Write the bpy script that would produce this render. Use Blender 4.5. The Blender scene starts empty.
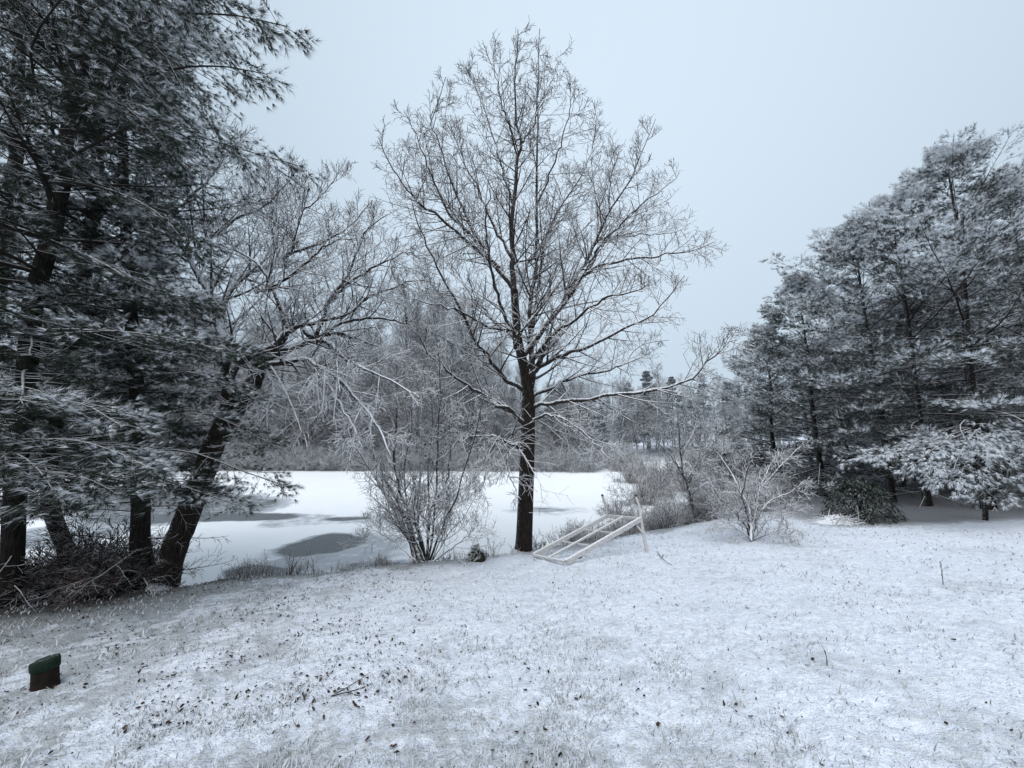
import bpy, math, numpy as np
from math import radians, sin, cos, pi

S = bpy.context.scene
C = S.collection
F = 390.0
PITCH = radians(7.4)
CAM = np.array([0.0, 0.0, 1.6])
Z = np.array([0.0, 0.0, 1.0])

# ------------------------------------------------------------------ camera geometry helpers
def ray(px, py):
    x = (px - 512.0) / F; v = (384.0 - py) / F
    return np.array([x, cos(PITCH) - v * sin(PITCH), sin(PITCH) + v * cos(PITCH)])

def at(px, py, Y):
    d = ray(px, py)
    return CAM + d * (Y / d[1])

# ------------------------------------------------------------------ numpy noise
def _h(ix, iy, s):
    n = (ix.astype(np.int64) * 374761393 + iy.astype(np.int64) * 668265263 + s * 1442695041) & 0x7fffffff
    n = ((n ^ (n >> 13)) * 1274126177) & 0x7fffffff
    n = n ^ (n >> 16)
    return (n & 0xffff) / 65535.0

def vnoise(x, y, s=0):
    ix = np.floor(x); iy = np.floor(y)
    fx = x - ix; fy = y - iy
    fx = fx * fx * (3 - 2 * fx); fy = fy * fy * (3 - 2 * fy)
    a = _h(ix, iy, s); b = _h(ix + 1, iy, s); c = _h(ix, iy + 1, s); d = _h(ix + 1, iy + 1, s)
    return (a * (1 - fx) + b * fx) * (1 - fy) + (c * (1 - fx) + d * fx) * fy - 0.5

def fbm(x, y, s=0, o=4):
    r = 0; a = 1.0
    for k in range(o):
        r = r + a * vnoise(x * 2 ** k + 17.3 * k, y * 2 ** k - 9.1 * k, s + k); a *= 0.5
    return r

def sst(a, b, x):
    t = np.clip((x - a) / (b - a), 0, 1)
    return t * t * (3 - 2 * t)

def nrm(v):
    return v / np.maximum(np.linalg.norm(v, axis=-1, keepdims=True), 1e-9)

# ------------------------------------------------------------------ terrain
POND_Z = -1.5
def lawn(x, y):
    xe = 13 * np.tanh(np.asarray(x, float) / 13)
    ye = np.where(np.asarray(y) < 9, y, 9 + 4 * np.tanh((np.asarray(y, float) - 9) / 9))
    return 0.05 * xe - 0.095 * ye

def lawn_hit(px, py):
    d = ray(px, py); lo, hi = 0.5, 60.0
    for _ in range(60):
        m = (lo + hi) / 2; p = CAM + d * m
        if p[2] > float(lawn(p[0], p[1])): lo = m
        else: hi = m
    return CAM + d * lo

_edge = [lawn_hit(*q) for q in [(0, 606), (100, 596), (165, 587), (270, 574), (340, 569), (420, 562), (480, 555), (530, 549), (600, 540), (650, 530), (700, 521)]]
EX = np.array([-40, -14] + [p[0] for p in _edge] + [6.6, 8.5, 12, 25, 60])
EY = np.array([1.0, 3.0] + [p[1] for p in _edge] + [12.0, 17, 26, 40, 60])
FX = np.array([-120, -60, -30, 0, 6.5, 9, 12, 17, 40, 120])
FY = np.array([30, 33, 34, 33.5, 32.5, 37, 44, 46, 50, 70])

def terrain(x, y):
    x = np.asarray(x, float); y = np.asarray(y, float)
    zl = lawn(x, y)
    d = (y - np.interp(x, EX, EY)) * 0.85 + 0.25 * fbm(x * 0.9, y * 0.9, 3, 2)
    k = sst(-0.15, 2.0, d)
    z = zl * (1 - k) + (POND_Z - 0.5) * k
    d2 = y - np.interp(x, FX, FY) + 1.2 * fbm(x * 0.3, y * 0.3, 7, 2)
    k2 = sst(-1.0, 2.5, d2)
    zf = POND_Z + 0.35 + 0.045 * np.clip(d2, 0, 60) + 0.10 * np.clip(d2 - 45, 0, 80) * (0.6 + 0.8 * vnoise(x * 0.012, y * 0.012, 4)) + 0.9 * fbm(x * 0.08, y * 0.08, 5, 3) * sst(0, 8, d2)
    return z * (1 - k2) + zf * k2

def tz(x, y):
    return float(terrain(np.array([x]), np.array([y]))[0])

def hit(px, py):
    d = ray(px, py); lo = 0.5
    s = np.linspace(0.5, 120, 6000); P = CAM + d * s[:, None]
    below = np.nonzero(P[:, 2] < terrain(P[:, 0], P[:, 1]))[0]
    return P[below[0]] if len(below) else P[-1]

# ------------------------------------------------------------------ mesh helpers
def mesh_data(name, V, tris=None, quads=None, mat=None, smooth=True, attrs=None):
    me = bpy.data.meshes.new(name)
    V = np.ascontiguousarray(V, np.float32).reshape(-1, 3)
    tris = np.zeros((0, 3), np.int32) if tris is None else np.asarray(tris, np.int32).reshape(-1, 3)
    quads = np.zeros((0, 4), np.int32) if quads is None else np.asarray(quads, np.int32).reshape(-1, 4)
    me.vertices.add(len(V)); me.vertices.foreach_set('co', V.ravel())
    nl = tris.size + quads.size
    me.loops.add(nl); me.loops.foreach_set('vertex_index', np.concatenate([tris.ravel(), quads.ravel()]).astype(np.int32))
    npoly = len(tris) + len(quads)
    me.polygons.add(npoly)
    st = np.concatenate([np.arange(len(tris)) * 3, len(tris) * 3 + np.arange(len(quads)) * 4]).astype(np.int32)
    me.polygons.foreach_set('loop_start', st)
    me.polygons.foreach_set('use_smooth', np.full(npoly, smooth, bool))
    for k, a in (attrs or {}).items():
        at_ = me.attributes.new(k, 'FLOAT', 'POINT'); at_.data.foreach_set('value', np.ascontiguousarray(a, np.float32).ravel())
    me.update(calc_edges=True); me.validate()
    if mat: me.materials.append(mat)
    return me

def link(name, me, parent=None, loc=None):
    o = bpy.data.objects.new(name, me); C.objects.link(o)
    if parent: o.parent = parent
    if loc is not None: o.location = loc
    return o

def tag(o, label=None, cat=None, group=None, kind=None):
    if label: o['label'] = label
    if cat: o['category'] = cat
    if group: o['group'] = group
    if kind: o['kind'] = kind
    return o

def empty(name, loc, label, cat, group=None):
    o = bpy.data.objects.new(name, None); C.objects.link(o); o.location = loc
    o.empty_display_size = 0.2
    return tag(o, label, cat, group)

class MB:
    """collects pieces of geometry for ONE mesh"""
    def __init__(s): s.V = []; s.T = []; s.Q = []; s.n = 0; s.A = []
    def add(s, V, T=None, Q=None, a=0.0):
        V = np.asarray(V, float).reshape(-1, 3)
        if len(V) == 0: return s
        s.V.append(V)
        if T is not None and len(T): s.T.append(np.asarray(T) + s.n)
        if Q is not None and len(Q): s.Q.append(np.asarray(Q) + s.n)
        s.A.append(np.broadcast_to(np.asarray(a, float), (len(V),)))
        s.n += len(V); return s
    def tubes(s, P, R, k):
        th = np.repeat(np.clip((np.asarray(R, float) - 0.006) / 0.03, 0, 1).ravel(), k)
        V, T, Q = tubes(P, R, k); s.add(V, T, Q, th); return s
    def obj(s, name, mat, parent=None, origin=(0, 0, 0), smooth=True, attr='thick'):
        V = np.concatenate(s.V) - np.asarray(origin)
        me = mesh_data(name, V, np.concatenate(s.T) if s.T else None, np.concatenate(s.Q) if s.Q else None, mat, smooth,
                       {attr: np.concatenate(s.A)} if attr else None)
        return link(name, me, parent)

def tubes(P, R, sides):
    P = np.asarray(P, float); R = np.asarray(R, float)
    if P.ndim == 2: P = P[None]; R = R[None]
    B, K, _ = P.shape
    T = nrm(np.gradient(P, axis=1))
    ref = np.broadcast_to(Z, T.shape).copy()
    m = nrm(P[:, -1] - P[:, 0])
    ref[np.abs(m[:, 2]) > 0.92] = np.array([0.3, -1.0, 0.0])
    U = nrm(np.cross(T, ref)); V = np.cross(U, T)
    a = pi / 2 + np.arange(sides) * 2 * pi / sides
    ring = P[:, :, None] + R[:, :, None, None] * (np.cos(a)[None, None, :, None] * U[:, :, None] + np.sin(a)[None, None, :, None] * V[:, :, None])
    idx = np.arange(B * K * sides).reshape(B, K, sides)
    n = np.roll(idx, -1, axis=2)
    Q = np.stack([idx[:, :-1], n[:, :-1], n[:, 1:], idx[:, 1:]], -1).reshape(-1, 4)
    return ring.reshape(-1, 3), None, Q

def spline(pts, K):
    p = np.asarray(pts, float); n = len(p)
    if n == 2: p = np.array([p[0], (p[0] + p[1]) / 2, p[1]]); n = 3
    e = np.vstack([2 * p[0] - p[1], p, 2 * p[-1] - p[-2]])
    t = np.linspace(0, n - 1 - 1e-6, K); i = t.astype(int); f = (t - i)[:, None]
    a, b, c, d = e[i], e[i + 1], e[i + 2], e[i + 3]
    return 0.5 * (2 * b + (c - a) * f + (2 * a - 5 * b + 4 * c - d) * f ** 2 + (3 * b - a - 3 * c + d) * f ** 3)

def grow(rng, P, R, n, t0, t1, ang, lf, npts, up=0.0, jit=0.08, ratio=0.6, rmin=0.004, planar=0.0, angj=0.3):
    B, K, _ = P.shape
    t = t0 + (t1 - t0) * ((np.arange(n)[None] + rng.random((B, n))) / n)
    f = t * (K - 1); i = np.clip(f.astype(int), 0, K - 2); w = (f - i)[..., None]
    bi = np.arange(B)[:, None]
    p0 = P[bi, i]; p1 = P[bi, i + 1]
    pos = p0 * (1 - w) + p1 * w
    T = nrm(p1 - p0)
    rad = R[bi, i] * (1 - w[..., 0]) + R[bi, i + 1] * w[..., 0]
    L = np.linalg.norm(np.diff(P, axis=1), axis=2).sum(1)[:, None]
    ln = lf(L, t) * (0.7 + 0.6 * rng.random((B, n)))
    v = rng.normal(size=(B, n, 3)); pr = nrm(v - (v * T).sum(-1, keepdims=True) * T)
    if planar:
        sgn = np.where((np.arange(n)[None] + rng.integers(0, 2, (B, 1))) % 2 == 0, 1.0, -1.0)[..., None]
        sd = nrm(np.cross(T, Z) + 1e-6) * sgn
        pr = nrm(planar * sd + (1 - planar) * pr)
    a = (ang * (1 - angj + 2 * angj * rng.random((B, n))))[..., None]
    d = np.cos(a) * T + np.sin(a) * pr
    M = B * n
    pos = pos.reshape(M, 3); d = d.reshape(M, 3); ln = ln.reshape(M); rad = rad.reshape(M)
    out = np.empty((M, npts, 3)); out[:, 0] = pos
    st = (ln / (npts - 1))[:, None]
    for k in range(1, npts):
        out[:, k] = out[:, k - 1] + d * st
        d = nrm(d + up * Z + jit * rng.normal(size=(M, 3)))
    r0 = np.maximum(np.minimum(rad * ratio, 0.02 * ln + rmin), rmin)
    rr = r0[:, None] + (rmin * 0.75 - r0)[:, None] * np.linspace(0, 1, npts)[None]
    return out, np.maximum(rr, rmin * 0.7)

def tufts(rng, pos, dirs, n, ln, wd, spread=0.9, snow_bias=0.0, droop=0.0):
    """needle sprays: n thin needles at every shoot tip; returns verts, tris, snow per vertex"""
    M = len(pos)
    v = rng.normal(size=(M, n, 3)); T = nrm(dirs)[:, None]
    pr = nrm(v - (v * T).sum(-1, keepdims=True) * T)
    a = (spread * rng.random((M, n)) ** 0.7)[..., None]
    d = nrm(np.cos(a) * T + np.sin(a) * pr - droop * Z)
    l = (ln * (0.7 + 0.5 * rng.random((M, n))))[..., None]
    sd = nrm(np.cross(d, rng.normal(size=(M, n, 3)))) * wd
    b = pos[:, None] + d * l * 0.08 * rng.random((M, n, 1))
    V = np.stack([b - sd * 0.5, b + sd * 0.5, b + d * l], 2)
    s = 0.55 * d[..., 2] + 0.35 * rng.random((M, n)) + (0.9 * rng.random(M) - 0.55 + snow_bias)[:, None]
    s = np.repeat(sst(0.22, 0.52, s)[..., None], 3, 2)
    tr = np.arange(M * n * 3).reshape(-1, 3)
    return V.reshape(-1, 3), tr, s.reshape(-1)

# ------------------------------------------------------------------ materials
class NT:
    def __init__(s, name):
        s.m = bpy.data.materials.new(name); s.m.use_nodes = True
        s.t = s.m.node_tree; s.b = s.t.nodes['Principled BSDF']
    def n(s, ty, **kw):
        o = s.t.nodes.new(ty)
        for k, v in kw.items():
            if k.startswith('_'): setattr(o, k[1:], v)
            else:
                key = int(k[1:]) if k[0] == 'i' and k[1:].isdigit() else k
                o.inputs[key].default_value = v
        return o
    def l(s, a, b): s.t.links.new(a, b)
    def math(s, op, a, b=None, c=None):
        o = s.t.nodes.new('ShaderNodeMath'); o.operation = op
        for i, x in enumerate((a, b, c)):
            if x is None: continue
            if isinstance(x, (int, float)): o.inputs[i].default_value = x
            else: s.l(x, o.inputs[i])
        return o.outputs[0]
    def step(s, x, a, b):
        o = s.t.nodes.new('ShaderNodeMapRange'); o.interpolation_type = 'SMOOTHSTEP'
        s.l(x, o.inputs[0]); o.inputs[1].default_value = a; o.inputs[2].default_value = b
        return o.outputs[0]
    def mix(s, f, a, b):
        o = s.t.nodes.new('ShaderNodeMix'); o.data_type = 'RGBA'
        for sock, x in ((o.inputs[0], f), (o.inputs[6], a), (o.inputs[7], b)):
            if isinstance(x, (int, float)): sock.default_value = x
            elif isinstance(x, (tuple, list)): sock.default_value = (*x, 1) if len(x) == 3 else x
            else: s.l(x, sock)
        return o.outputs[2]
    def noise(s, scale, detail=3, rough=0.55, vec=None):
        o = s.n('ShaderNodeTexNoise', Scale=scale, Detail=detail, Roughness=rough)
        if vec is None:
            g = s.t.nodes.new('ShaderNodeNewGeometry'); vec = g.outputs['Position']
        s.l(vec, o.inputs['Vector']); return o.outputs['Fac']
    def attr(s, name):
        o = s.t.nodes.new('ShaderNodeAttribute'); o.attribute_name = name; return o.outputs['Fac']
    def nz(s):
        g = s.t.nodes.new('ShaderNodeNewGeometry'); x = s.t.nodes.new('ShaderNodeSeparateXYZ')
        s.l(g.outputs['Normal'], x.inputs[0]); return x.outputs
    def bump(s, h, strength, dist):
        o = s.n('ShaderNodeBump', Strength=strength, Distance=dist); s.l(h, o.inputs['Height']); s.l(o.outputs[0], s.b.inputs['Normal'])
    def fin(s, col, rough=0.9, spec=0.2):
        if isinstance(col, (tuple, list)): s.b.inputs['Base Color'].default_value = (*col, 1)
        else: s.l(col, s.b.inputs['Base Color'])
        s.b.inputs['Roughness'].default_value = rough; s.b.inputs['Specular IOR Level'].default_value = spec
        return s.m

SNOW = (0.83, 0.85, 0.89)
HAZE = (0.50, 0.55, 0.60)  # distance haze, painted into the base colours of far plants
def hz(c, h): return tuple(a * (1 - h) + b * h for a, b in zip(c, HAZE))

def bark_mat(name, col=(0.030, 0.025, 0.022), thr=0.25, haze=0.0, side=0.0, amt=0.9, fine=False):
    m = NT(name)
    if fine:
        c = hz(col, haze); o = m.nz()
        th = m.attr('thick')
        wob = m.math('MULTIPLY', m.math('SUBTRACT', m.noise(28, 3), 0.5), m.math('ADD', 0.5, th))
        x = m.math('ADD', m.math('SUBTRACT', o[2], m.math('MULTIPLY', th, 0.34)), wob)
        f = m.math('MULTIPLY', m.step(x, thr - 0.2, thr + 0.3), amt)
        return m.fin(m.mix(f, c, SNOW))
    n1 = m.noise(9, 4); n2 = m.noise(45, 3)
    c = m.mix(n1, hz(tuple(x * 0.55 for x in col), haze), hz(tuple(x * 1.7 for x in col), haze))
    o = m.nz()
    x = m.math('ADD', o[2], m.math('MULTIPLY', m.math('SUBTRACT', n2, 0.5), 0.7))
    f = m.step(x, thr - 0.1, thr + 0.15)
    if side:
        sx = m.math('ADD', m.math('MULTIPLY', m.math('SUBTRACT', 0.0, o[0]), 0.35), m.math('MULTIPLY', n2, 1.0))
        f = m.math('MAXIMUM', f, m.math('MULTIPLY', m.step(sx, 0.80, 0.95), side))
    f = m.math('MULTIPLY', f, amt)
    g = m.t.nodes.new('ShaderNodeNewGeometry'); mp = m.n('ShaderNodeMapping'); mp.inputs['Scale'].default_value = (1, 1, 0.18)
    m.l(g.outputs['Position'], mp.inputs[0])
    rid = m.noise(42, 4, 0.6, mp.outputs[0])
    c = m.mix(m.step(rid, 0.36, 0.62), tuple(x * 0.35 for x in hz(col, haze)), c)
    m.bump(rid, 1.0, 0.05)
    return m.fin(m.mix(f, c, SNOW))

def needle_mat(name, g1=(0.010, 0.017, 0.012), g2=(0.034, 0.048, 0.033), snow=(0.82, 0.85, 0.89), haze=0.0, amt=0.95):
    m = NT(name)
    n = m.noise(2.2, 3)
    c = m.mix(n, hz(g1, haze), hz(g2, haze))
    f = m.math('MULTIPLY', m.attr('snow'), amt)
    return m.fin(m.mix(f, c, snow), 0.7, 0.25)

M = {}
M['bark'] = bark_mat('dark_wet_bark', (0.026, 0.020, 0.016), side=0.35, thr=0.5)
M['bark_snowy'] = bark_mat('snow_flecked_bark', (0.028, 0.023, 0.019), side=0.7, thr=0.30)
M['twig'] = bark_mat('snowy_twig', (0.034, 0.029, 0.027), thr=0.0, fine=True, amt=.95)
M['twig_snowy'] = bark_mat('snow_lined_twig', (0.034, 0.030, 0.028), thr=-0.18, fine=True, amt=.97)
M['twig_brown'] = bark_mat('snowy_brown_twig', (0.065, 0.052, 0.045), thr=0.12, fine=True, amt=0.75)
M['pine_bark'] = bark_mat('pine_bark', (0.022, 0.019, 0.017), thr=0.55, side=0.3)
M['pine_twig'] = bark_mat('pine_twig', (0.022, 0.019, 0.017), thr=0.45, fine=True, amt=0.7)
M['needles'] = needle_mat('snowy_needles')
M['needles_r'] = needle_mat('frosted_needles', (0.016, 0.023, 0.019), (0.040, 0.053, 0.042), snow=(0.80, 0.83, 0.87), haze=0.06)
M['needles_w'] = needle_mat('heavily_snowed_needles', snow=(0.8, 0.83, 0.87), haze=0.04, amt=1.0)
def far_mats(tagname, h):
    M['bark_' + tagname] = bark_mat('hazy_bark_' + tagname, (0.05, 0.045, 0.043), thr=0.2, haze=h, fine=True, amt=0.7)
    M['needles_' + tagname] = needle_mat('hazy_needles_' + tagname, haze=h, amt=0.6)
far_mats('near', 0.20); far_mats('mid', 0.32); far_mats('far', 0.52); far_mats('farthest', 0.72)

def snow_ground():
    m = NT('snowy_grass_ground')
    n1 = m.noise(1.3, 4); n2 = m.noise(10, 5, 0.65); n3 = m.noise(55, 3, 0.6)
    x = m.math('ADD', m.math('MULTIPLY', m.math('SUBTRACT', n1, 0.5), 0.65), m.math('ADD', m.math('MULTIPLY', n2, 0.75), m.math('MULTIPLY', n3, 0.26)))
    bare = m.attr('bare'); litter_shade = m.attr('litter')
    x = m.math('ADD', x, m.math('ADD', m.math('MULTIPLY', bare, 0.62), m.math('MULTIPLY', litter_shade, 0.20)))
    f = m.step(x, 0.53, 0.71)
    grass = m.mix(m.noise(30, 3), (0.11, 0.12, 0.105), (0.26, 0.265, 0.25))
    leaf = m.mix(m.noise(22, 4), (0.016, 0.013, 0.011), (0.065, 0.054, 0.045))
    g = m.mix(m.step(bare, 0.25, 0.7), grass, leaf)
    f = m.math('MULTIPLY', f, m.math('ADD', 0.30, m.math('ADD', m.math('MULTIPLY', litter_shade, 0.42), m.math('MULTIPLY', bare, 0.5))))  # left foreground shade is mixed into this tint along with the litter
    tint = m.mix(m.step(m.noise(20, 4, 0.65), 0.35, 0.65), (0.67, 0.72, 0.82), (0.87, 0.915, 0.99))
    m.bump(m.math('ADD', n2, m.math('MULTIPLY', n3, 0.6)), 1.0, 0.035)
    return m.fin(m.mix(f, tint, g), 0.85, 0.2)
M['ground'] = snow_ground()

def ice():
    m = NT('snow_covered_ice')
    s0 = m.attr('slush')
    s = m.math('ADD', s0, m.math('MULTIPLY', m.math('MULTIPLY', m.math('SUBTRACT', m.noise(2.6, 6, .65), 0.5), 0.9), m.math('MINIMUM', m.math('MULTIPLY', s0, 3.0), 1.0)))
    n = m.noise(0.5, 4); n2 = m.noise(9, 4, 0.6)
    sn = m.mix(n, (0.84, 0.865, 0.90), (0.93, 0.945, 0.97))
    mid = m.mix(n2, (0.40, 0.43, 0.47), (0.50, 0.53, 0.57))
    dk = m.mix(n2, (0.10, 0.112, 0.12), (0.22, 0.235, 0.25))
    c = m.mix(m.step(s, 0.10, 0.45), sn, mid)
    c = m.mix(m.step(s, 0.52, 0.78), c, dk)
    r = m.t.nodes.new('ShaderNodeMapRange'); m.l(s, r.inputs[0]); r.inputs[3].default_value = 0.8; r.inputs[4].default_value = 0.42
    m.l(r.outputs[0], m.b.inputs['Roughness'])
    mt = m.fin(c, 0.8, 0.25); m.l(r.outputs[0], m.b.inputs['Roughness'])
    return mt
M['ice'] = ice()

def plain(name, c1, c2, scale=20, rough=0.8, snow=0.0, thr=0.5, spec=0.25):
    m = NT(name)
    n = m.noise(scale, 4, 0.6)
    c = m.mix(m.step(n, 0.3, 0.7), c1, c2)
    if snow:
        o = m.nz(); x = m.math('ADD', o[2], m.math('MULTIPLY', m.math('SUBTRACT', m.noise(scale * 1.7, 3), 0.5), 0.9))
        c = m.mix(m.math('MULTIPLY', m.step(x, thr - 0.1, thr + 0.15), snow), c, SNOW)
    m.bump(n, 0.4, 0.01)
    return m.fin(c, rough, spec)
M['paint'] = plain('weathered_white_paint', (0.38, 0.375, 0.37), (0.56, 0.55, 0.54), 30, 0.6, 0.85, 0.75)
M['pipe_end'] = plain('black_pipe_end', (0.012, 0.012, 0.012), (0.03, 0.03, 0.03))
M['stump'] = plain('rotten_brown_wood', (0.005, 0.003, 0.003), (0.015, 0.008, 0.006), 25, 0.9)
M['moss'] = plain('dark_green_moss', (0.004, 0.012, 0.008), (0.010, 0.026, 0.015), 30, 0.9, 0.25, 1.05)
M['clump'] = plain('dark_mossy_wood', (0.010, 0.009, 0.006), (0.035, 0.036, 0.018), 30, 0.95, 0.25, 0.85)
M['leafmat'] = plain('leathery_dark_leaf', (0.010, 0.016, 0.011), (0.026, 0.038, 0.026), 15, 0.45, 0.5, 0.93, 0.4)
M['moundsnow'] = plain('snow_over_brush', (0.55, 0.57, 0.61), (0.82, 0.84, 0.88), 14, 0.9)
M['redbrush'] = bark_mat('reddish_bramble', (0.075, 0.030, 0.024), thr=0.55, fine=True, amt=0.5)

def var_mat(name, dark, light, rough=0.85):
    m = NT(name); return m.fin(m.mix(m.attr('tone'), dark, light), rough, 0.15)
M['grass'] = var_mat('frosted_grass', (0.085, 0.085, 0.058), (0.66, 0.69, 0.73))
M['litter'] = var_mat('dead_leaves', (0.014, 0.010, 0.009), (0.075, 0.045, 0.032))

# ------------------------------------------------------------------ ground sheet
def build_ground():
    na, nr = 760, 470
    a = np.radians(np.linspace(-105, 105, na)); r = np.concatenate([np.geomspace(0.5, 16, 340), np.geomspace(16.3, 420, nr - 340)])
    A, Rr = np.meshgrid(a, r)
    x = Rr * np.sin(A); y = Rr * np.cos(A)
    z = terrain(x, y)
    fade = 1 - sst(9, 22, Rr)
    lump = fbm(x * 9, y * 9, 11, 3) * 0.022 + fbm(x * 2.2, y * 2.2, 12, 3) * 0.035 + fbm(x * 28, y * 28, 13, 2) * 0.012
    z = z + lump * fade + 0.05 * fbm(x * 0.6, y * 0.6, 14, 2)
    V = np.stack([x, y, z], -1).reshape(-1, 3)
    i = np.arange(nr * na).reshape(nr, na)
    Q = np.stack([i[:-1, :-1], i[:-1, 1:], i[1:, 1:], i[1:, :-1]], -1).reshape(-1, 4)[:, ::-1]
    # how much ground shows through the snow: bank edge, under the pines, far shore
    d = y - np.interp(x, EX, EY) + 0.5 * fbm(x * 1.2, y * 1.2, 21, 3)
    bank = sst(-0.6, 0.1, d) * (1 - sst(2.5, 4, d)) * np.where(x < 6, 1, 0) * 0.55
    lp = sst(1.4, -0.3, np.abs(y - (np.interp(x, EX, EY) - 0.3)) - 0.4) * sst(-4.2, -6.0, x) * 0.62
    under = sst(9.1, 9.9, y + 0.5 * fbm(x * 0.8, y * 0.8, 22, 3)) * sst(6.8, 8.2, x) * (1 - sst(30, 40, y)) * 0.80
    d2 = y - np.interp(x, FX, FY)
    far = sst(-0.3, 1.0, d2) * (1 - sst(2, 30, d2)) * 0.55
    bare = np.maximum.reduce([bank, lp, under, far])
    litter_shade = sst(-0.2, -3.2, x + 0.25 * y + 1.0 * fbm(x * 0.5, y * 0.5, 23, 2)) * 0.8 + 0.5 * sst(3.6, 2.0, Rr) * sst(1.5, -1, x) + 0.35 * sst(5, 2.2, Rr)  # litter and thin snow at the left, plus shade painted in there
    g = link('ground', mesh_data('ground', V, None, Q, M['ground'], True, {'bare': bare.ravel(), 'litter': np.clip(litter_shade, 0, 1).ravel()}))
    tag(g, kind='structure')
build_ground()

def build_pond():
    xs = np.concatenate([np.linspace(-60, -14, 60), np.linspace(-13.9, 14, 330), np.linspace(14.2, 60, 60)])
    ys = np.concatenate([np.linspace(2, 30, 420), np.linspace(30.2, 66, 70)])
    X, Y = np.meshgrid(xs, ys)
    wx = X + 0.5 * fbm(X * 0.5, Y * 0.5, 31, 3); wy = Y + 0.5 * fbm(X * 0.5, Y * 0.5, 32, 3)
    def spot(px, py, rx, ry, s, hard=1.0):   # a slushy opening: centre and radii given where it lies on the ice
        d = ray(px, py); t = (POND_Z - CAM[2]) / d[2]; c = CAM + d * t
        e = ray(px + rx, py); e = CAM + e * ((POND_Z - CAM[2]) / e[2])
        g = ray(px, py - ry); g = CAM + g * ((POND_Z - CAM[2]) / g[2])
        q = np.sqrt(((wx - c[0]) / abs(e[0] - c[0])) ** 2 + ((wy - c[1]) / max(abs(g[1] - c[1]), .1)) ** 2)
        return s * sst(1.0 + 0.25 / hard, 1.0 - 0.25 / hard, q)
    sl = np.maximum.reduce([
        spot(325, 545, 42, 10, 1.0), spot(345, 552, 66, 20, 0.42, .6), spot(285, 558, 40, 14, .30, .5),
        spot(215, 517, 85, 5, 1.0), spot(190, 508, 90, 13, 0.75, 1.2), spot(110, 498, 110, 13, 0.9), spot(300, 521, 45, 6, .32, .7),
        spot(348, 519, 24, 2.2, 0.8, .8), spot(352, 520, 46, 5, 0.3, .6), spot(262, 572, 34, 8, .85, .8), spot(372, 570, 36, 9, .7, .7),
        spot(545, 510, 26, 2.5, .62, .7), spot(548, 510, 46, 5, .25, .6), spot(60, 535, 60, 12, .6)])
    sl = np.clip(sl + 0.12 * fbm(X * 2, Y * 2, 33, 3) * (sl > 0.05), 0, 1)
    V = np.stack([X, Y, np.full_like(X, POND_Z)], -1).reshape(-1, 3)
    i = np.arange(X.size).reshape(X.shape)
    Q = np.stack([i[:-1, :-1], i[:-1, 1:], i[1:, 1:], i[1:, :-1]], -1).reshape(-1, 4)
    tag(link('frozen_pond', mesh_data('frozen_pond', V, None, Q, M['ice'], True, {'slush': sl.ravel()})), kind='structure')
build_pond()

# ------------------------------------------------------------------ bare trees
def limb_path(pts, K, Y0, Y1, rng, wig=0.0):
    n = len(pts)
    P = np.array([at(p[0], p[1], Y0 + (Y1 - Y0) * k / (n - 1)) for k, p in enumerate(pts)])
    P = spline(P, K)
    if wig:
        w = rng.normal(size=(K, 3)) * wig; w[0] = 0; P = P + w
    return P

def twigs(rng, mb, P, R, n1, l1, n2, n3, up, rmin, n4=0, ang=0.86, t0=0.08, droop=0.0):
    """three or four orders of side branches on the limbs P"""
    a, ra = grow(rng, P, R, n1, t0, 0.98, ang, lambda L, t: np.minimum(l1, L * 0.55) * (1.08 - 0.92 * t) + 0.10, 9, up * .7, 0.04, 0.5, rmin * 1.25)
    mb.tubes(a, ra, 4)
    b, rb = grow(rng, a, ra, n2, 0.12, 1.0, ang * 0.95, lambda L, t: L * (0.46 - 0.28 * t) + 0.07, 5, up * 0.9, 0.05, 0.6, rmin * 1.1)
    mb.tubes(b, rb, 3)
    c, rc = grow(rng, b, rb, n3, 0.2, 1.0, ang, lambda L, t: L * (0.42 - 0.15 * t) + 0.05, 4, up * 0.8, 0.07, 0.7, rmin)
    mb.tubes(c, rc, 3)
    if n4:
        d, rd = grow(rng, c, rc, n4, 0.25, 1.0, ang, lambda L, t: L * 0.45 + 0.03, 3, up * 0.6, 0.15, 0.8, rmin * 0.9)
        mb.tubes(d, rd, 3)

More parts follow.
